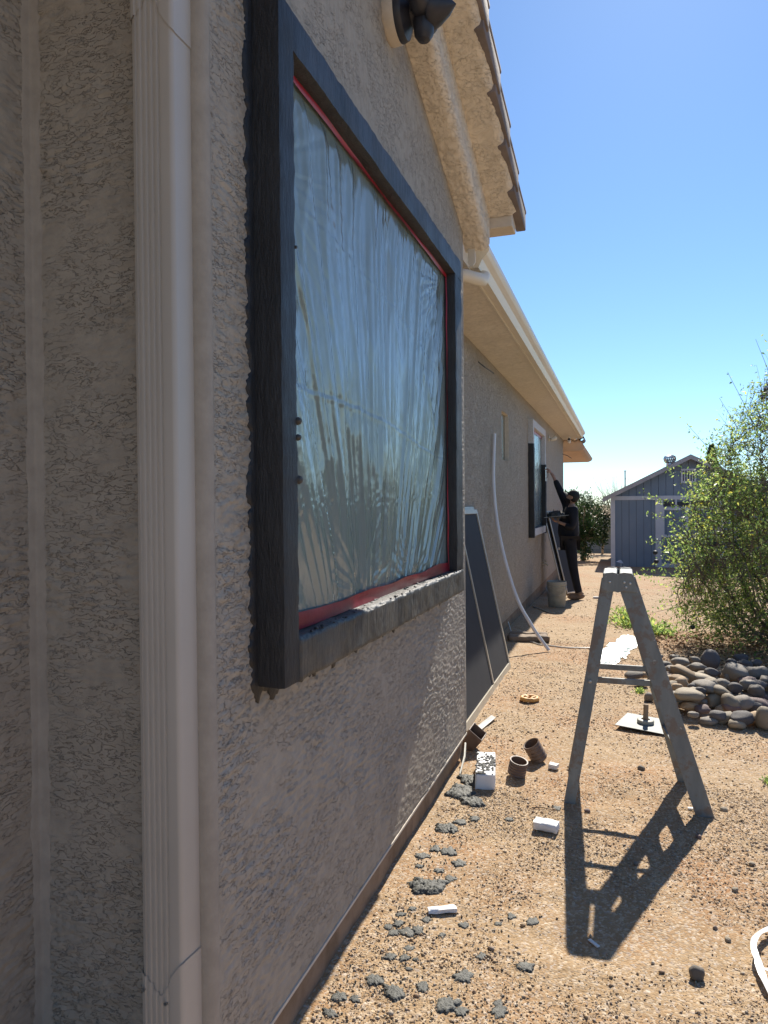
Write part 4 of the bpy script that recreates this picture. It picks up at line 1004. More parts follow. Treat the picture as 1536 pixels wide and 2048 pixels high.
# river rock pile
ROCKS = [(0.09,6.62,.05,.079,.028,0),(0.18,6.65,.05,.045,.024,1),(0.38,7.08,.05,.06,.035,0),(0.47,6.57,.2,.078,.033,0),(0.47,6.12,.2,.109,.041,1),(0.43,5.97,.16,.061,.04,1),(0.39,5.79,.16,.044,.034,1),(0.59,6.38,.2,.065,.032,0),(0.6,6.66,.2,.045,.028,0),(0.72,6.7,.2,.08,.078,3),(0.61,6.11,.16,.104,.041,2),(0.63,5.91,.16,.065,.059,2),(0.46,5.62,.16,.1,.037,2),(0.73,5.98,.16,.061,.045,0),(0.88,6.29,.2,.118,.052,0),(0.99,6.28,.2,.085,.052,0),(0.98,6.61,.2,.056,.033,3),(0.88,6.64,.2,.045,.033,3),(0.65,5.8,.08,.059,.048,2),(0.71,5.89,.08,.09,.059,2),(0.75,5.68,.08,.068,.081,2),(0.47,5.6,.08,.067,.033,1),(0.54,5.53,.08,.056,.028,4),(0.57,5.74,.08,.029,.019,0),(0.91,6.03,.16,.062,.04,0),(0.95,5.88,.16,.06,.039,0),(1.04,6.29,.2,.064,.052,0),(0.89,5.76,.08,.127,.058,4),(0.92,5.4,.08,.055,.081,2),(1.05,6.16,.16,.042,.051,0),(0.63,5.41,.08,.055,.032,3),(0.81,5.92,.16,.05,.039,3),(0.37,6.46,.05,.044,.027,0),(0.2,5.9,.05,.04,.034,0),(0.15,6.35,.05,.054,.026,0),(0.78,5.39,.08,.083,.036,3),(0.34,7.44,.06,.038,.019,0),(0.48,7.42,.06,.05,.025,0),(0.55,5.76,.16,.039,.024,3),(0.99,5.98,.08,.051,.04,4),(0.86,5.94,.08,.04,.03,0),(0.51,5.87,.16,.04,.029,3),(0.8,6.26,.16,.032,.026,0),(0.68,6.23,.2,.053,.031,3),(0.27,6.12,.05,.036,.02,2),(1.09,7.6,.06,.065,.032,3),(0.37,6.71,.05,.046,.028,0),(1.07,6.69,.2,.046,.028,3),(0.47,5.38,.08,.037,.013,0)]
special = {9: 'tall dark striped rock standing on top of the rock pile', 4: 'long tan slab-shaped rock leaning at the left of the rock pile', 20: 'upright pale rock at the front of the rock pile', 27: 'large purple-brown rock at the front right of the rock pile', 28: 'tall pale rock cut by the right edge of the picture', 22: 'flat pink rock at the front foot of the pile', 0: 'flat grey rock lying apart at the left, behind the ladder rungs', 12: 'long low pale rock at the left front of the pile', 45: 'dark rock lying in the shade under the bush'}
cn = ['grey', 'tan', 'pale', 'dark striped', 'purple-brown']
for i, (x, y, h, rx, rz_, c) in enumerate(ROCKS):
    rz_ = max(rz_, .022); hh = max(GH(x, y)+rz_*.6, h - .02)
    rot = (random.uniform(-.2, .2), random.uniform(-.15, .15) + (.35 if i == 4 else 0), random.uniform(-.35, .35))
    sz = 'large' if rx > .08 else ('small' if rx < .045 else 'mid-sized'); row = 'back' if y > 6.4 else ('middle' if y > 5.85 else 'front'); sd = 'left end' if x < .5 else ('centre' if x < .8 else 'right side')
    rock(x, y, hh, rx*1.0, max(rx*.8, rz_)*1.0, rz_*1.08, ROCKM[c], 80+i, rot, special.get(i, f'{sz} {cn[c]} river rock in the {row} rows, {sd} of the pile'))
fill = np.random.default_rng(5)
for i in range(85):          # the lower courses that carry the visible ones, and the pile's right part
    x = fill.uniform(.32, 1.75); y = fill.uniform(5.35 + max(0, .62-x)*.9, 6.85)
    prof = max(0, 1 - ((y-6.2)/.85)**2); lvl = fill.uniform(0, .15)*prof
    s = fill.uniform(.04, .08)
    rock(x, y, GH(x, y)+s*.35+lvl, s*1.25, s, s*.6, ROCKM[int(fill.choice([0, 0, 0, 2, 2, 3, 4, 1]))], 150+i, (fill.uniform(-.3, .3), fill.uniform(-.3, .3), fill.uniform(0, 3.1)), f'low wedged river rock under the others, {"back" if y > 6.3 else "front"} of the pile, {"left" if x < .8 else "right"} part')

# ------------------------------------------------------------------ plants
def leaf_cloud(pts, dirs, size, r, aspect=.45, jitter=.6):
    """pts (n,3) leaf bases; two folded quads sharing a midrib -> 6-vertex leaf"""
    n = len(pts); d = dirs + r.normal(0, jitter, (n, 3)); d /= np.linalg.norm(d, axis=1)[:, None]
    s = np.cross(d, r.normal(0, 1, (n, 3))); s /= np.linalg.norm(s, axis=1)[:, None]; nn = np.cross(d, s)
    L = (size * r.uniform(.55, 1.25, n))[:, None]; Wd = L*aspect*.5
    b = pts; t = pts + d*L - nn*L*.12; m1 = pts + d*L*.45 + s*Wd + nn*L*.08; m2 = pts + d*L*.45 - s*Wd + nn*L*.08
    co = np.stack([b, m1, t, m2], 1).reshape(-1, 3)
    q = np.arange(n*4).reshape(n, 4); tri = np.concatenate([q[:, [0, 1, 2]], q[:, [0, 2, 3]]], 0)
    return co, tri
def thicket(seed, base, nstem, Lr, spread, env, leafsize, dens, twig=7, lean=(0, 0, 0), up=1.0, rbase=.012, baseR=.3):
    """arching stems with side twigs; leaves kept where env(p) > random"""
    r = np.random.default_rng(seed); mb = MB(); LP = []; LD = []
    def path(p, d, L, n, wob, grav):
        out = [p.copy()]
        for i in range(n):
            d = d + r.normal(0, wob, 3) + np.array([0, 0, -grav]); d /= np.linalg.norm(d); p = p + d*L/n; 
            p[2] = max(p[2], base[2]+.04); out.append(p.copy())
        return out, d
    for k in range(nstem):
        a = r.uniform(0, 2*np.pi); p = np.array(base) + np.array([math.cos(a), math.sin(a), 0])*r.uniform(0, baseR)
        d = np.array([math.cos(a)*spread, math.sin(a)*spread, up*r.uniform(.5, 1.2)]) + np.array(lean); d /= np.linalg.norm(d)
        L = r.uniform(*Lr); pa, _ = path(p, d, L, 12, .10, .05)
        mb.tube([tuple(v) for v in pa], list(np.linspace(rbase*r.uniform(.6, 1.2), .0022, len(pa))), 4, cap=False)
        for j in range(2, len(pa)):
            for q_ in range(int(r.integers(1, 3))):
                dd = np.array(pa[j])-np.array(pa[j-1]); dd /= np.linalg.norm(dd); sd = dd + r.normal(0, .75, 3); sd /= np.linalg.norm(sd)
                l2 = r.uniform(.15, .55)*(1.1-.5*j/len(pa)); tw, _ = path(pa[j], sd, l2, 6, .16, .03)
                if env(tw[-1]) < -.5: continue
                mb.tube([tuple(v) for v in tw], list(np.linspace(.0032, .0011, len(tw))), 3, cap=False)
                for i2 in range(1, len(tw)):
                    for _ in range(twig):
                        pp = tw[i2-1] + (tw[i2]-tw[i2-1])*r.uniform() + r.normal(0, .012, 3)
                        e = env(pp)
                        if r.uniform() < e*dens: LP.append(pp); LD.append(sd*.6+r.normal(0, .6, 3)+np.array([0, 0, .2]))
    LP = np.array(LP); LD = np.array(LD); LD /= np.linalg.norm(LD, axis=1)[:, None]
    return mb, LP, LD, r
def env_bush(p):
    x, y, z = p
    # dense low mass to the right, thinning towards the top and the left tips
    left = .62 - .25*math.exp(-((z-.95)/.5)**2) + max(0, z-1.5)*.28 + max(0, .45-z)*.5
    if x < left - .5: return -1
    f = min(1, max(.04, (x-left+.35)/.7)); 
    t = 1.0 if z < 1.55 else max(.14, 1-(z-1.55)*.85)
    low = 1.0 if z > .4 else .4
    if z > 3.4: return -1
    return f*t*low
bush = empty('desert_bush', (1.5, 8.9, GH(1.5, 8.9))); tag(bush, 'large loose bush with small green and yellow leaves and bare twigs at the right', 'bush')
rb_ = np.random.default_rng(303)
def left_edge(z):      # how far left the bush reaches at a height
    return float(np.interp(z, [0, .25, .5, .9, 1.3, 1.6, 1.9, 2.3, 2.7, 3.1], [.72, .58, .52, .48, .66, .80, .95, 1.10, 1.40, 1.65]))
mb = MB(); LP = []; LD = []; stems = []
for k in range(95):
    b0 = np.array([rb_.uniform(1.35, 3.1), rb_.uniform(8.4, 9.6), GH(1.5, 9)-.03])
    zt = rb_.uniform(.5, 2.9); xt = left_edge(zt) + abs(rb_.normal(0, .9)); xt = min(xt, 3.9)
    e1 = np.array([xt, 8.9 + rb_.normal(0, .65), zt]); m1 = b0*.35 + e1*.65 + np.array([rb_.normal(0, .1), rb_.normal(0, .1), .25+.1*abs(xt-b0[0])]); m0 = b0 + (m1-b0)*np.array([.55, .5, .35])
    P = smooth_path([tuple(b0), tuple(m0), tuple(m1), tuple(e1)], 6); stems.append([np.array(p) for p in P])
    mb.tube(P, list(np.linspace(rb_.uniform(.008, .017), .0025, len(P))), 5, cap=False)
pts_s = np.array([p for st in stems for p in st])
def twigs(n, sampler, nleaf, L0, L1, spread=.035):
    global LP, LD
    for k in range(n):
        c = sampler()
        if c is None: continue
        j = np.argmin(((pts_s - c)**2).sum(1)); p0 = pts_s[j]; dist = np.linalg.norm(c-p0)
        if dist > .75: continue
        mid = (p0+c)/2 + rb_.normal(0, .04, 3) + np.array([0, 0, .04])
        d = c - p0 + rb_.normal(0, .25, 3) + np.array([0, 0, .10]); d /= np.linalg.norm(d); L = rb_.uniform(L0, L1); e = c + d*L
        mb.tube([tuple(p0), tuple(mid), tuple(c), tuple(e)], [.004, .003, .0022, .001], 3, cap=False)
        nl = int(nleaf*rb_.uniform(.4, 1.3))
        for i in range(nl):
            t = rb_.uniform(0, 1)**.8; LP.append(c + (e-c)*t + rb_.normal(0, spread, 3)); LD.append(d*.7 + rb_.normal(0, .7, 3))
def samp_low():
    z = rb_.uniform(.05, 1.75); x = left_edge(z) + .05 + abs(rb_.normal(0, .9)) + .1*math.sin(z*11); 
    if x > 3.6 or rb_.uniform() > .25 + .8*(x-left_edge(z)) : return None
    return np.array([x, rb_.normal(8.85, .5), z])
def samp_high():
    z = rb_.uniform(1.5, 3.05); x = left_edge(z) + abs(rb_.normal(0, .8))
    if x > 3.6: return None
    return np.array([x, rb_.normal(8.9, .5), z])
twigs(2900, samp_low, 11, .12, .32, .035); twigs(950, samp_high, 11, .12, .32, .035)
r = rb_
for (p, q_, c) in [((1.5, 8.8, 1.2), (1.15, 8.9, 3.02), .12), ((1.4, 8.8, 1.3), (1.05, 8.8, 2.72), .1), ((1.7, 8.8, 1.5), (1.42, 8.8, 3.35), .1), ((1.8, 8.9, 1.5), (1.56, 8.8, 3.4), .05), ((1.2, 8.8, 1.0), (.70, 8.7, 2.44), .15), ((1.1, 8.7, 1.4), (.45, 8.7, 1.95), .1), ((1.0, 8.6, .9), (.24, 8.5, 1.66), .12), ((1.0, 8.6, .9), (.30, 8.5, 1.42), .12), ((1.0, 8.6, .8), (.28, 8.5, 1.12), .12), ((1.0, 8.6, .5), (.15, 8.4, .75), .12), ((1.1, 8.5, .3), (.30, 8.2, .35), .1)]:
    p, q_ = Vector(p), Vector(q_); m_ = p.lerp(q_, .5) + Vector((c, 0, .12)); mb.tube(smooth_path([p, m_, q_], 8), list(np.linspace(.006, .0014, 17)), 4, cap=False)
    for t in np.linspace(.3, 1, 16):
        c0 = np.array(p.lerp(m_, t*2) if t < .5 else m_.lerp(q_, t*2-1))
        for k in range(1 if q_.z > 2.6 else 7):
            if r.uniform() < .6: LP.append(c0 + r.normal(0, .03, 3)); LD.append(r.normal(0, 1, 3))
mb.build('branches', M_bark, bush)
LP = np.array(LP); LD = np.array(LD); LD /= np.linalg.norm(LD, axis=1)[:, None]; print('bush leaves', len(LP))
co, tri = leaf_cloud(LP, LD, .046, r); link('foliage', raw_mesh('foliage', co, tri), M_leaf, bush)
# seed heads
def ball(mb, c, r_): mb.lathe([(.001, -r_), (r_*.8, -r_*.6), (r_, 0), (r_*.8, r_*.6), (.001, r_)], 7, Matrix.Translation(c))
for c in [(.36, 8.6, .98), (.37, 8.6, .88), (1.05, 8.3, .62), (.95, 8.3, 1.1), (.72, 8.3, .20)]: mb = MB(); ball(mb, c, .028); mb.build('seed_head', M_black, bush)
def weed(x, y, s, n, label, seed, mat=M_leaf, kind=None):
    r = np.random.default_rng(seed); P = np.stack([x + r.normal(0, s*.45, n), y + r.normal(0, s*.6, n), GH(x, y) + np.abs(r.normal(0, s*.25, n))], -1)
    D = np.stack([r.normal(0, .6, n), r.normal(0, .6, n), np.abs(r.normal(.8, .4, n))], -1); D /= np.linalg.norm(D, axis=1)[:, None]
    co, tri = leaf_cloud(P, D, max(.02, s*.28), r, .4); o = link('weed', raw_mesh('weed', co, tri), mat); tag(o, label, 'weed', None, kind); return o
weed(.136, 6.14, .05, 260, 'small green weed at the left edge of the rock pile', 1)
weed(.77, 4.36, .04, 160, 'small green weed at the right edge of the picture in the open dirt', 2)
weed(.10, 9.9, .26, 420, 'sprawling green weeds seen through the ladder legs', 3, kind='stuff')
weed(.05, 10.9, .22, 260, 'green weeds farther up between the ladder legs', 4, kind='stuff')
weed(.42, 9.3, .22, 300, 'low weeds at the left foot of the bush', 5, kind='stuff')
# leaf litter under the bush
r = np.random.default_rng(9); n = 9000; x = r.uniform(.15, 3.2, n); y = r.uniform(6.2, 9.6, n); k = x > (.9 - (y-6.7)*.25) - .35*r.uniform(0, 1, n); x = x[k]; y = y[k]; n = len(x)
D = np.stack([r.normal(0, 1, n), r.normal(0, 1, n), r.uniform(0, .35, n)], -1); D /= np.linalg.norm(D, axis=1)[:, None]
co, tri = leaf_cloud(np.stack([x, y, gh(x, y)+.008], -1), D, .032, r, .5, .1)
tag(link('leaf_litter', raw_mesh('leaf_litter', co, tri), M_litter), 'dry brown leaf litter on the ground under the bush', 'leaf litter', kind='stuff')
# twigs on the ground
for i, (x, y, a, L) in enumerate([(-.44, 3.64, .1, .10), (.05, 6.3, .3, .3), (-.35, 5.3, -.4, .12), (.18, 5.9, .6, .2)]):
    mb = MB(); mb.tube([(0, 0, 0), (L*.5, L*.05, .004), (L, -.01, .002)], [.003, .0026, .0015], 5); o = mb.build('twig', M_bark); place(o, x, y, .006, a)
    tag(o, ['short dark twig left of the ladder foot', 'long twig on the dirt before the rock pile', 'twig on the dirt near the yellow ring', 'twig lying just behind the mortar hawk'][i], 'twig')

# citrus tree and shrubs beyond the house
def crown_tree(name, x, y, zc, rx, rz_, n, leaf, mat, label, trunkr, ttop, seed, bark=M_bark_l, hole=.25, clumps=26):
    g0 = float(gz(y)); e = empty(name, (x, y, g0)); tag(e, label, 'tree' if 'tree' in name else 'shrub'); r = np.random.default_rng(seed)
    mb = MB(); mb.tube([(x-.02, y, g0-.05), (x, y, g0+(ttop-g0)*.5), (x+.02, y, ttop)], [trunkr, trunkr*.8, trunkr*.65], 9)
    cs_ = []
    for k in range(clumps):
        v = r.normal(0, 1, 3); v /= np.linalg.norm(v); v *= r.uniform(.35, .95); c = np.array([x+v[0]*rx, y+v[1]*rx, zc+v[2]*rz_]); cs_.append(c)
        mb.tube([(x+.02, y, ttop-.05), tuple((np.array([x, y, ttop])+c)/2+r.normal(0, .05, 3)), tuple(c)], [trunkr*.35, trunkr*.2, .006], 5, cap=False)
    mb.build('trunk', bark, e)
    P = []
    for c in cs_:
        m = n//clumps; v = r.normal(0, 1, (m, 3)); v /= np.linalg.norm(v, axis=1)[:, None]; P.append(c + v*r.uniform(.1, 1, (m, 1))**.6*np.array([rx*.36, rx*.36, rz_*.33]))
    P = np.vstack(P); D = P - np.array([x, y, zc]); D /= np.linalg.norm(D, axis=1)[:, None]
    co, tri = leaf_cloud(P, D, leaf, r, .5, .7); link('crown', raw_mesh('crown', co, tri), mat, e); return e
crown_tree('citrus_tree', -1.20, 24.5, .95, .78, 1.12, 9000, .09, M_leaf_dark, 'dark green citrus tree with a pale trunk behind the man', .10, .35, 401)
crown_tree('shrub_tree', -.70, 29.0, 1.0, .8, 1.15, 2400, .08, M_leaf_pale, 'wispy pale green tree between the citrus tree and the shed', .05, .3, 402)
crown_tree('shrub_tree', -1.9, 28.5, .9, .9, 1.2, 2600, .08, M_leaf_pale, 'pale shrubby tree behind the citrus tree, mostly hidden by the house', .05, .3, 404)
# bare bush tips
e = empty('bare_tree', (-.25, 33, -.5)); tag(e, 'bare twiggy tree showing above the left slope of the shed roof', 'tree'); r = np.random.default_rng(5); mb = MB()
for k in range(70):
    a = r.uniform(-1, 1); p0 = (-.25, 33, .6); p1 = (-.25+a*.5, 33+r.normal(0, .3), 1.5+r.uniform(0, .5)); p2 = (-.25+a*.8+r.normal(0, .15), 33+r.normal(0, .3), 2.1+r.uniform(0, .65)); mb.tube([p0, p1, p2], [.012, .007, .003], 3, cap=False)
mb.tube([(-.25, 33, -.5), (-.25, 33, .65)], .05, 6); mb.build('trunk', M_bark, e)
# block wall at the back
mb = MB(); bw = empty('block_wall', (0, 31, -.5)); tag(bw, 'grey concrete block wall along the back of the yard', 'wall')
mat_bw, ntb, bb = new_mat('block_wall'); cb = coords(ntb); 
rm = N(ntb, 'ShaderNodeMapping'); rm.inputs['Rotation'].default_value = (R_(90), 0, 0); ntb.links.new(cb, rm.inputs[0])
bt = N(ntb, 'ShaderNodeTexBrick'); bt.inputs['Scale'].default_value = 1; bt.inputs['Brick Width'].default_value = .4; bt.inputs['Row Height'].default_value = .2; bt.inputs['Mortar Size'].default_value = .008
bt.inputs['Color1'].default_value = (.27, .25, .23, 1); bt.inputs['Color2'].default_value = (.32, .30, .27, 1); bt.inputs['Mortar'].default_value = (.2, .19, .18, 1)
ntb.links.new(rm.outputs[0], bt.inputs['Vector']); ntb.links.new(bt.outputs['Color'], bb.inputs['Base Color']); bb.inputs['Roughness'].default_value = .9
sw = empty('block_wall', (7.5, 8, 0)); tag(sw, 'added grey block wall out of view at the right, there to be reflected in the plastic sheet', 'wall')  # unseen wall added so the film reflects grey instead of sunlit ground
rm2 = mat_bw.copy(); rm2.name = 'added_block_wall'; rm2.node_tree.nodes[rm.name].inputs['Rotation'].default_value = (R_(90), 0, R_(90))
MB().box((7.5, -12, -.7), (7.7, 30.95, 1.75)).build('wall', rm2, sw); MB().box((7.48, -12, 1.752), (7.72, 30.95, 1.83)).build('cap', pm('added_wall_cap', (.42, .40, .37), None, 4, .9), sw)
MB().box((-14, 31, -.7), (16, 31.2, .85)).build('wall', mat_bw, bw); MB().box((-14, 30.98, .852), (16, 31.22, .93)).build('cap', pm('wall_cap', (.42, .40, .37), None, 4, .9), bw)

# ------------------------------------------------------------------ shed
shed = empty('shed', (1.84, 21.8, -.32)); tag(shed, 'blue-grey gabled shed with white trim at the end of the yard', 'shed')
def siding():
    m, nt, b = new_mat('shed_siding'); co = coords(nt); sp = N(nt, 'ShaderNodeSeparateXYZ'); nt.links.new(co, sp.inputs[0])
    ad = N(nt, 'ShaderNodeMath', operation='ADD'); nt.links.new(sp.outputs[0], ad.inputs[0]); nt.links.new(sp.outputs[1], ad.inputs[1])
    ml = N(nt, 'ShaderNodeMath', operation='MULTIPLY'); nt.links.new(ad.outputs[0], ml.inputs[0]); ml.inputs[1].default_value = 1/.2
    fr = N(nt, 'ShaderNodeMath', operation='FRACT'); nt.links.new(ml.outputs[0], fr.inputs[0])
    gr = ramp(nt, fr.outputs[0], [(0, (0, 0, 0)), (.04, (0, 0, 0)), (.07, (1, 1, 1))])
    c = ramp(nt, noise(nt, co, 2.2, 4), [(.3, (.18, .235, .30)), (.7, (.21, .265, .33))])
    mx = N(nt, 'ShaderNodeMix', data_type='RGBA'); nt.links.new(gr, mx.inputs[0]); mx.inputs[6].default_value = (.07, .10, .15, 1); nt.links.new(c, mx.inputs[7])
    nt.links.new(mx.outputs[2], b.inputs['Base Color']); b.inputs['Roughness'].default_value = .6
    nt.links.new(bump(nt, gr, .008), b.inputs['Normal']); return m
M_sid = siding(); M_trimw = pm('shed_trim', (.62, .64, .68), (.56, .58, .62), 4, .6); M_shingle = pm('shingle', (.20, .18, .17), (.27, .24, .22), 9, .9, 20, .01)
SX0, SX1, SXc, SY0, SY1, SZ = -.30, 3.98, 1.84, 21.8, 27.5, -.34
ZE, ZP = 1.72, 2.80
mb = MB(); mb.prism([(SX0, SZ), (SX1, SZ), (SX1, ZE), (SXc, ZP), (SX0, ZE)], SY0, SY1, 'y'); mb.build('wall', M_sid, shed)
mb = MB()   # roof slabs
for s, xe in ((1, SX0-.22), (-1, SX1+.22)):
    k = (ZP-ZE)/(SXc-SX0); ze = ZP+.03 - k*abs(SXc-xe)
    a = [(SXc, ZP+.03), (xe, ze), (xe, ze+.05), (SXc, ZP+.08)]
    mb.prism(a, SY0-.28, SY1+.28, 'y')
mb.build('roof', M_shingle, shed)
mb = MB()
for s, xe in ((1, SX0-.22), (-1, SX1+.22)):
    k = (ZP-ZE)/(SXc-SX0); ze = ZP+.03 - k*abs(SXc-xe); mb.prism([(SXc, ZP-.05), (xe, ze-.08), (xe, ze+.035), (SXc, ZP+.065)], SY0-.305, SY0-.283, 'y')
mb.build('barge_board', pm('barge_paint', (.44, .42, .42), (.38, .36, .36), 4, .7), shed)
def tb(x0, x1, z0, z1, d, name='trim_board', mat=M_trimw): return MB().box((x0, SY0-d, z0), (x1, SY0-.002, z1)).build(name, mat, shed)
tb(SX0-.002, SX0+.12, SZ, 1.62, .03); tb(SX0, SX1, 1.62, 1.735, .034); tb(SX1-.12, SX1, SZ, 1.62, .03)
tb(.92, 1.08, SZ+.02, 1.62, .032); tb(2.55, 2.70, SZ+.02, 1.62, .032); tb(1.08, 2.55, 1.32, 1.40, .030); tb(1.08, 2.55, .55, .62, .03); tb(1.08, 2.55, SZ+.02, SZ+.14, .03); tb(1.72, 1.80, .62, 1.32, .03); tb(1.08, 1.16, .62, 1.32, .028); tb(2.47, 2.55, .62, 1.32, .028)
dr = tb(1.08, 2.55, SZ+.14, .55, .012, 'door', M_sid)
for k in range(4): 
    x0 = 1.10 + k*.37; tb(x0+.03, x0+.33, 1.44, 1.56, .02, 'window', M_black)
for k in range(5): tb(1.08 + k*.365, 1.13 + k*.365, 1.40, 1.62, .031)
gv = tb(1.62, 1.98, 2.12, 2.46, .02, 'gable_vent', M_black)
mb = MB()
for x0, x1, z0, z1 in ((1.60, 2.0, 2.08, 2.135), (1.60, 2.0, 2.44, 2.49), (1.60, 1.65, 2.135, 2.44), (1.95, 2.0, 2.135, 2.44)): mb.box((x0, SY0-.04, z0), (x1, SY0-.022, z1))
for k in range(4): mb.box((1.68+k*.068, SY0-.036, 2.135), (1.715+k*.068, SY0-.022, 2.44))
mb.build('louvre', M_trimw, gv)
# turbine vent on the left slope
tv = MB(); T = Matrix.Translation((1.36, 22.6, 2.60)); tv.lathe([(.11, -.12), (.10, .10), (.12, .11)], 18, T)
for k in range(20):
    a = k*2*math.pi/20; pts = [(1.36+math.cos(a+.25*t)*rr, 22.6+math.sin(a+.25*t)*rr, 2.71+h) for t, rr, h in ((0, .12, 0), (.5, .165, .06), (1, .18, .12), (1.5, .16, .19), (2, .08, .235))]
    P = [Vector(p) for p in pts]; b0 = len(tv.v)
    for i, p in enumerate(P):
        tdir = Vector((-math.sin(a+.25), math.cos(a+.25), 0)); tv.v += [tuple(p-tdir*.018), tuple(p+tdir*.012-Vector((math.cos(a), math.sin(a), 0))*.018)]
    for i in range(len(P)-1): tv.f.append((b0+i*2, b0+i*2+1, b0+i*2+3, b0+i*2+2))
tv.lathe([(.09, .34), (.001, .355)], 16, T)
tv.build('turbine_vent', pm('vent_metal', (.55, .55, .55), (.4, .4, .4), 4, .3, metal=.9), shed)
# path light, pole, cypress behind
pl = MB(); pl.tube([(-.02, 20.9, float(gz(20.9))), (-.02, 20.9, -.13)], .012, 6); pl.lathe([(.001, -.06), (.02, -.06), (.10, -.13+.0), (.001, -.10)], 14, Matrix.Translation((-.02, 20.9, 0)) @ Matrix.Rotation(.25, 4, 'Y'))
tag(pl.build('path_light', M_trimw), 'small white path light at the left foot of the shed', 'path light')
mb = MB(); mb.tube([(.16, 34, -.5), (.16, 34, 3.0)], .03, 7); mb.tube([(.16, 34, 3.0), (.16, 34, 2.95)], .045, 7); tag(mb.build('pole', M_steel), 'thin bare pole rising behind the shed roof', 'pole')
e = empty('cypress_tree', (3.75, 34, -.5)); tag(e, 'narrow dark cypress top showing over the right slope of the shed', 'tree'); r = np.random.default_rng(4)
n = 5000; z = r.uniform(-.2, 3.98, n); rad = .30*np.clip((4.02-z)/1.1, .1, 1)**.6; a = r.uniform(0, 6.28, n)
P = np.stack([3.75+np.cos(a)*rad*r.uniform(.5, 1, n), 34+np.sin(a)*rad*r.uniform(.5, 1, n), z], -1); D = np.stack([np.cos(a)*.3, np.sin(a)*.3, np.ones(n)], -1)
co, tri = leaf_cloud(P, D, .13, r, .4, .2); link('crown', raw_mesh('crown', co, tri), M_leaf_dark, e); MB().tube([(3.75, 34, -.6), (3.75, 34, 1.2)], .08, 7).build('trunk', M_bark, e)

# ------------------------------------------------------------------ the man
def skinned(name, V_, E_, Rr, mat, parent, sub=2, root=0):
    me = bpy.data.meshes.new(name); me.from_pydata([tuple(v) for v in V_], E_, []); me.update()
    o = bpy.data.objects.new(name, me); COL.objects.link(o)
    o.modifiers.new('s', 'SKIN'); sv = me.skin_vertices[0].data
    for i, rr in enumerate(Rr): sv[i].radius = rr if isinstance(rr, tuple) else (rr, rr)
    sv[root].use_root = True
    m = o.modifiers.new('d', 'SUBSURF'); m.levels = sub; m.render_levels = sub
    dg = bpy.context.evaluated_depsgraph_get(); dg.update(); ev = o.evaluated_get(dg); nm = bpy.data.meshes.new_from_object(ev)
    bpy.data.objects.remove(o); nm.name = name
    if parent == 'mesh': return nm
    return link(name, nm, mat, parent, smooth=True)
M_skin = pm('skin', (.40, .22, .15), (.44, .26, .18), 12, .55); M_shirt = pm('dark_shirt', (.006, .007, .012), (.010, .011, .017), 9, .85, 30, .004)
M_jeans = pm('dark_trousers', (.007, .008, .014), (.012, .013, .02), 9, .9, 30, .004); M_cap = pm('cap_cloth', (.02, .025, .027), None, 12, .8); M_boot = pm('tan_boots', (.30, .20, .13), (.22, .15, .10), 12, .8, 40, .003)
M_hair = pm('hair', (.015, .01, .008), None, 20, .8)
man = empty('person', (-.78, 12.9, -.14)); tag(man, 'man in black cap and dark clothes reaching up to trowel the far window trim', 'person')
pel = (-.86, 12.86, .92); wai = (-.90, 12.87, 1.08); che = (-.86, 12.88, 1.30); nk = (-.835, 12.88, 1.47); hd = (-.815, 12.88, 1.56)
rs = (-.90, 13.05, 1.46); re_ = (-1.06, 13.10, 1.80); rw = (-1.17, 13.13, 2.05); rh = (-1.205, 13.135, 2.10)
ls = (-.78, 12.70, 1.42); le = (-.795, 12.62, 1.12); lw = (-.99, 12.66, 1.20); lh = (-1.05, 12.68, 1.225)
rhip = (-.88, 12.97, .88); rk = (-.83, 13.04, .42); ra = (-.735, 13.08, -.05); lhip = (-.85, 12.77, .88); lk = (-.80, 12.75, .43); la = (-.70, 12.74, -.05)
Vb = [pel, wai, che, nk, hd, rs, re_, rw, rh, ls, le, lw, lh, rhip, rk, ra, lhip, lk, la]
Eb = [(0,1),(1,2),(2,3),(3,4),(2,5),(5,6),(6,7),(7,8),(2,9),(9,10),(10,11),(11,12),(0,13),(13,14),(14,15),(0,16),(16,17),(17,18)]
Rb = [.12, .12, .13, .055, .055, .055, .042, .028, .03, .055, .042, .028, .03, .08, .055, .04, .08, .055, .04]
body_me = skinned('body', Vb, Eb, Rb, None, 'mesh')
bm = bmesh.new(); bm.from_mesh(body_me)
# head in its own frame: forward (face), up, left
hf = Vector((-.88, .12, .42)).normalized(); hu = Vector((.44, 0, .90)); hu = (hu - hf*hu.dot(hf)).normalized(); hl = hu.cross(hf)
HC = Vector((-.815, 12.88, 1.648)); HT = Matrix((hf, hl, hu)).transposed().to_4x4(); HT.translation = HC
def add_ico(bm, T, sub, fn):
    r_ = bmesh.ops.create_icosphere(bm, subdivisions=sub, radius=1)
    for v in r_['verts']: v.co = T @ Vector(fn(v.co.normalized()))
def headshape(p):
    x, y, z = p; w = .078*(1 - .22*max(0, -z)); d = .098*(1 - .05*max(0, -z)); q = [x*d, y*w, z*.122]
    if x > .3 and z < -.3: q[0] += .012*(-z)                 # chin
    nose = math.exp(-((y/.14)**2 + ((z+.12)/.2)**2)) * (x > 0); q[0] += .024*nose
    eye = math.exp(-(((abs(y)-.38)/.16)**2 + ((z-.08)/.1)**2)) * (x > 0); q[0] -= .008*eye
    lip = math.exp(-((y/.3)**2 + ((z+.48)/.07)**2)) * (x > 0); q[0] += .005*lip
    return q
add_ico(bm, HT, 4, headshape)
for s in (-1, 1): add_ico(bm, HT @ Matrix.Translation((-.005, s*.078, -.008)), 2, lambda p: (p.x*.018, p.y*.009, p.z*.032))
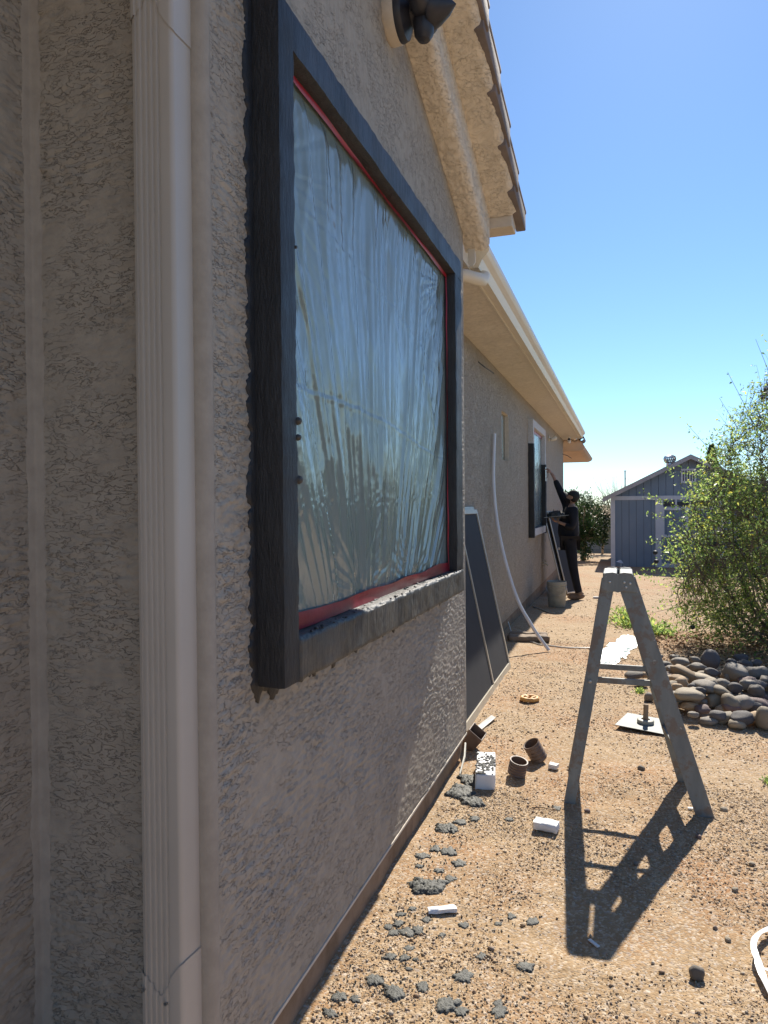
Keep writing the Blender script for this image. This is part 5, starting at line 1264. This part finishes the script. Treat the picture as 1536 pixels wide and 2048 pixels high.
def hand(bm, wrist, knuck, nrm, curl, thumb_side):
    """palm with four fingers of unequal length and a thumb from the side of the palm"""
    w = Vector(wrist); k = Vector(knuck); d = (k-w).normalized(); n = Vector(nrm).normalized(); s = d.cross(n).normalized(); n = s.cross(d)
    T = Matrix((d, s, n)).transposed().to_4x4(); T.translation = w + d*.035
    add_ico(bm, T, 2, lambda p: (p.x*.05, p.y*.042, p.z*.018))
    for i, (off, L) in enumerate(((-.030, .068), (-.010, .080), (.010, .076), (.030, .060))):
        a = w + d*.075 + s*off; pts = [a - d*.02]; dd = d.copy()
        for seg in (.45, .32, .25):
            dd = (dd + n*curl).normalized(); pts.append(pts[-1] + dd*L*seg + (d*.02 if len(pts) == 1 else Vector()))
        m = skinned('f', pts, [(0,1),(1,2),(2,3)], [.010, .009, .0085, .007], None, 'mesh', 1); bm.from_mesh(m)
    b0 = w + d*.025 + s*thumb_side*.034; pts = [w + d*.02 + s*thumb_side*.02, b0 + (d*.5+s*thumb_side+n*.3).normalized()*.030, b0 + (d*.9+s*thumb_side*.7+n*.7).normalized()*.062]
    m = skinned('f', pts, [(0,1),(1,2)], [.012, .0105, .008], None, 'mesh', 1); bm.from_mesh(m)
hand(bm, rh, (-1.25, 13.14, 2.16), (-.4, .3, -.8), .75, 1)
hand(bm, lh, (-1.12, 12.70, 1.24), (0, 0, 1), .85, -1)
me = bpy.data.meshes.new('body'); bm.to_mesh(me); bm.free(); link('body', me, M_skin, man, smooth=True)
# clothing
Vs = [(-.86, 12.86, .86), wai, che, (-.84, 12.88, 1.455), rs, re_, (-1.135, 13.12, 1.975), ls, le, (-.93, 12.645, 1.17)]
skinned('shirt', Vs, [(0,1),(1,2),(2,3),(2,4),(4,5),(5,6),(2,7),(7,8),(8,9)], [(.185, .20), (.195, .20), (.18, .20), (.085, .09), .090, .064, .048, .090, .068, .050], M_shirt, man)
Vt = [(-.86, 12.86, .96), rhip, (-.845, 13.02, .62), rk, (-.78, 13.07, .15), (-.74, 13.08, -.03), lhip, (-.82, 12.76, .62), lk, (-.745, 12.74, .15), (-.705, 12.74, -.03)]
skinned('trousers', Vt, [(0,1),(1,2),(2,3),(3,4),(4,5),(0,6),(6,7),(7,8),(8,9),(9,10)], [(.165, .17), .115, .098, .082, .068, .070, .115, .098, .082, .068, .070], M_jeans, man)
for (x, y) in ((-.735, 13.08), (-.70, 12.74)):
    bm = bmesh.new(); g0 = GH(x, y)
    T = Matrix.Translation((x-.055, y, g0+.045)) @ Matrix.Rotation(-.06, 4, 'Z')
    add_ico(bm, T, 3, lambda p: (math.copysign(abs(p.x)**.8, p.x)*.150, p.y*.050, max(-.043, p.z*.05 + (.03*max(0, p.x)))))
    add_ico(bm, Matrix.Translation((x, y, g0+.11)), 2, lambda p: (p.x*.060, p.y*.056, p.z*.075))
    me = bpy.data.meshes.new('boot'); bm.to_mesh(me); bm.free(); link('boot', me, M_boot, man, smooth=True)
bm = bmesh.new()
add_ico(bm, HT @ Matrix.Translation((-.006, 0, .028)), 4, lambda p: (p.x*.108, p.y*.090, max(-.012, p.z*.108) if p.x > -.2 else max(-.045, p.z*.108)))
def brimf(p): return (.125 + p.x*.065, p.y*.075, .018 - .018*p.y*p.y*4*.3 + p.z*.005 + p.x*.012)
add_ico(bm, HT @ Matrix.Translation((0, 0, .006)), 3, brimf)
me = bpy.data.meshes.new('cap'); bm.to_mesh(me); bm.free(); link('cap', me, M_cap, man, smooth=True)
bm = bmesh.new(); add_ico(bm, HT @ Matrix.Translation((.012, 0, -.075)), 3, lambda p: (p.x*.090 if p.x > 0 else p.x*.03, p.y*.071, p.z*.052)); 
add_ico(bm, HT @ Matrix.Translation((-.030, 0, -.028)), 3, lambda p: (p.x*.070, p.y*.081, p.z*.055))
me = bpy.data.meshes.new('beard'); bm.to_mesh(me); bm.free(); link('hair', me, M_hair, man, smooth=True)
# tools in the hands
tr = empty('trowel', (-1.27, 13.16, 2.15)); tag(tr, 'steel trowel in the man\'s raised hand against the far trim', 'trowel')
MB().box((-1.305, 13.10, 1.95), (-1.299, 13.22, 2.20)).build('blade', M_steel, tr)
mb = MB(); mb.tube([(-1.298, 13.16, 2.00), (-1.262, 13.155, 2.03), (-1.262, 13.15, 2.18)], .006, 6); mb.tube([(-1.258, 13.10, 2.10), (-1.258, 13.20, 2.14)], .014, 8); mb.build('handle', M_wood, tr)
h2 = empty('mortar_hawk', (-1.06, 12.68, 1.31)); tag(h2, 'mortar hawk loaded with dark mortar held in the man\'s lower hand', 'hawk')
T = Matrix.Translation((-1.06, 12.68, 1.318)) @ Matrix.Rotation(-.10, 4, 'Y')
MB().box((-.215, -.16, 0), (.20, .16, .006), T).build('plate', M_steel, h2); MB().lathe([(.017, -.12), (.017, 0)], 10, T).build('handle', M_wood, h2)
m = splat_mesh(.13, 500, 1.0); o = link('mortar_pile', m, M_mortar_sill, None); m.transform(Matrix.Translation((-1.07, 12.68, 1.325)) @ Matrix.Diagonal((1, .9, 2.6, 1))); setp(o, h2)
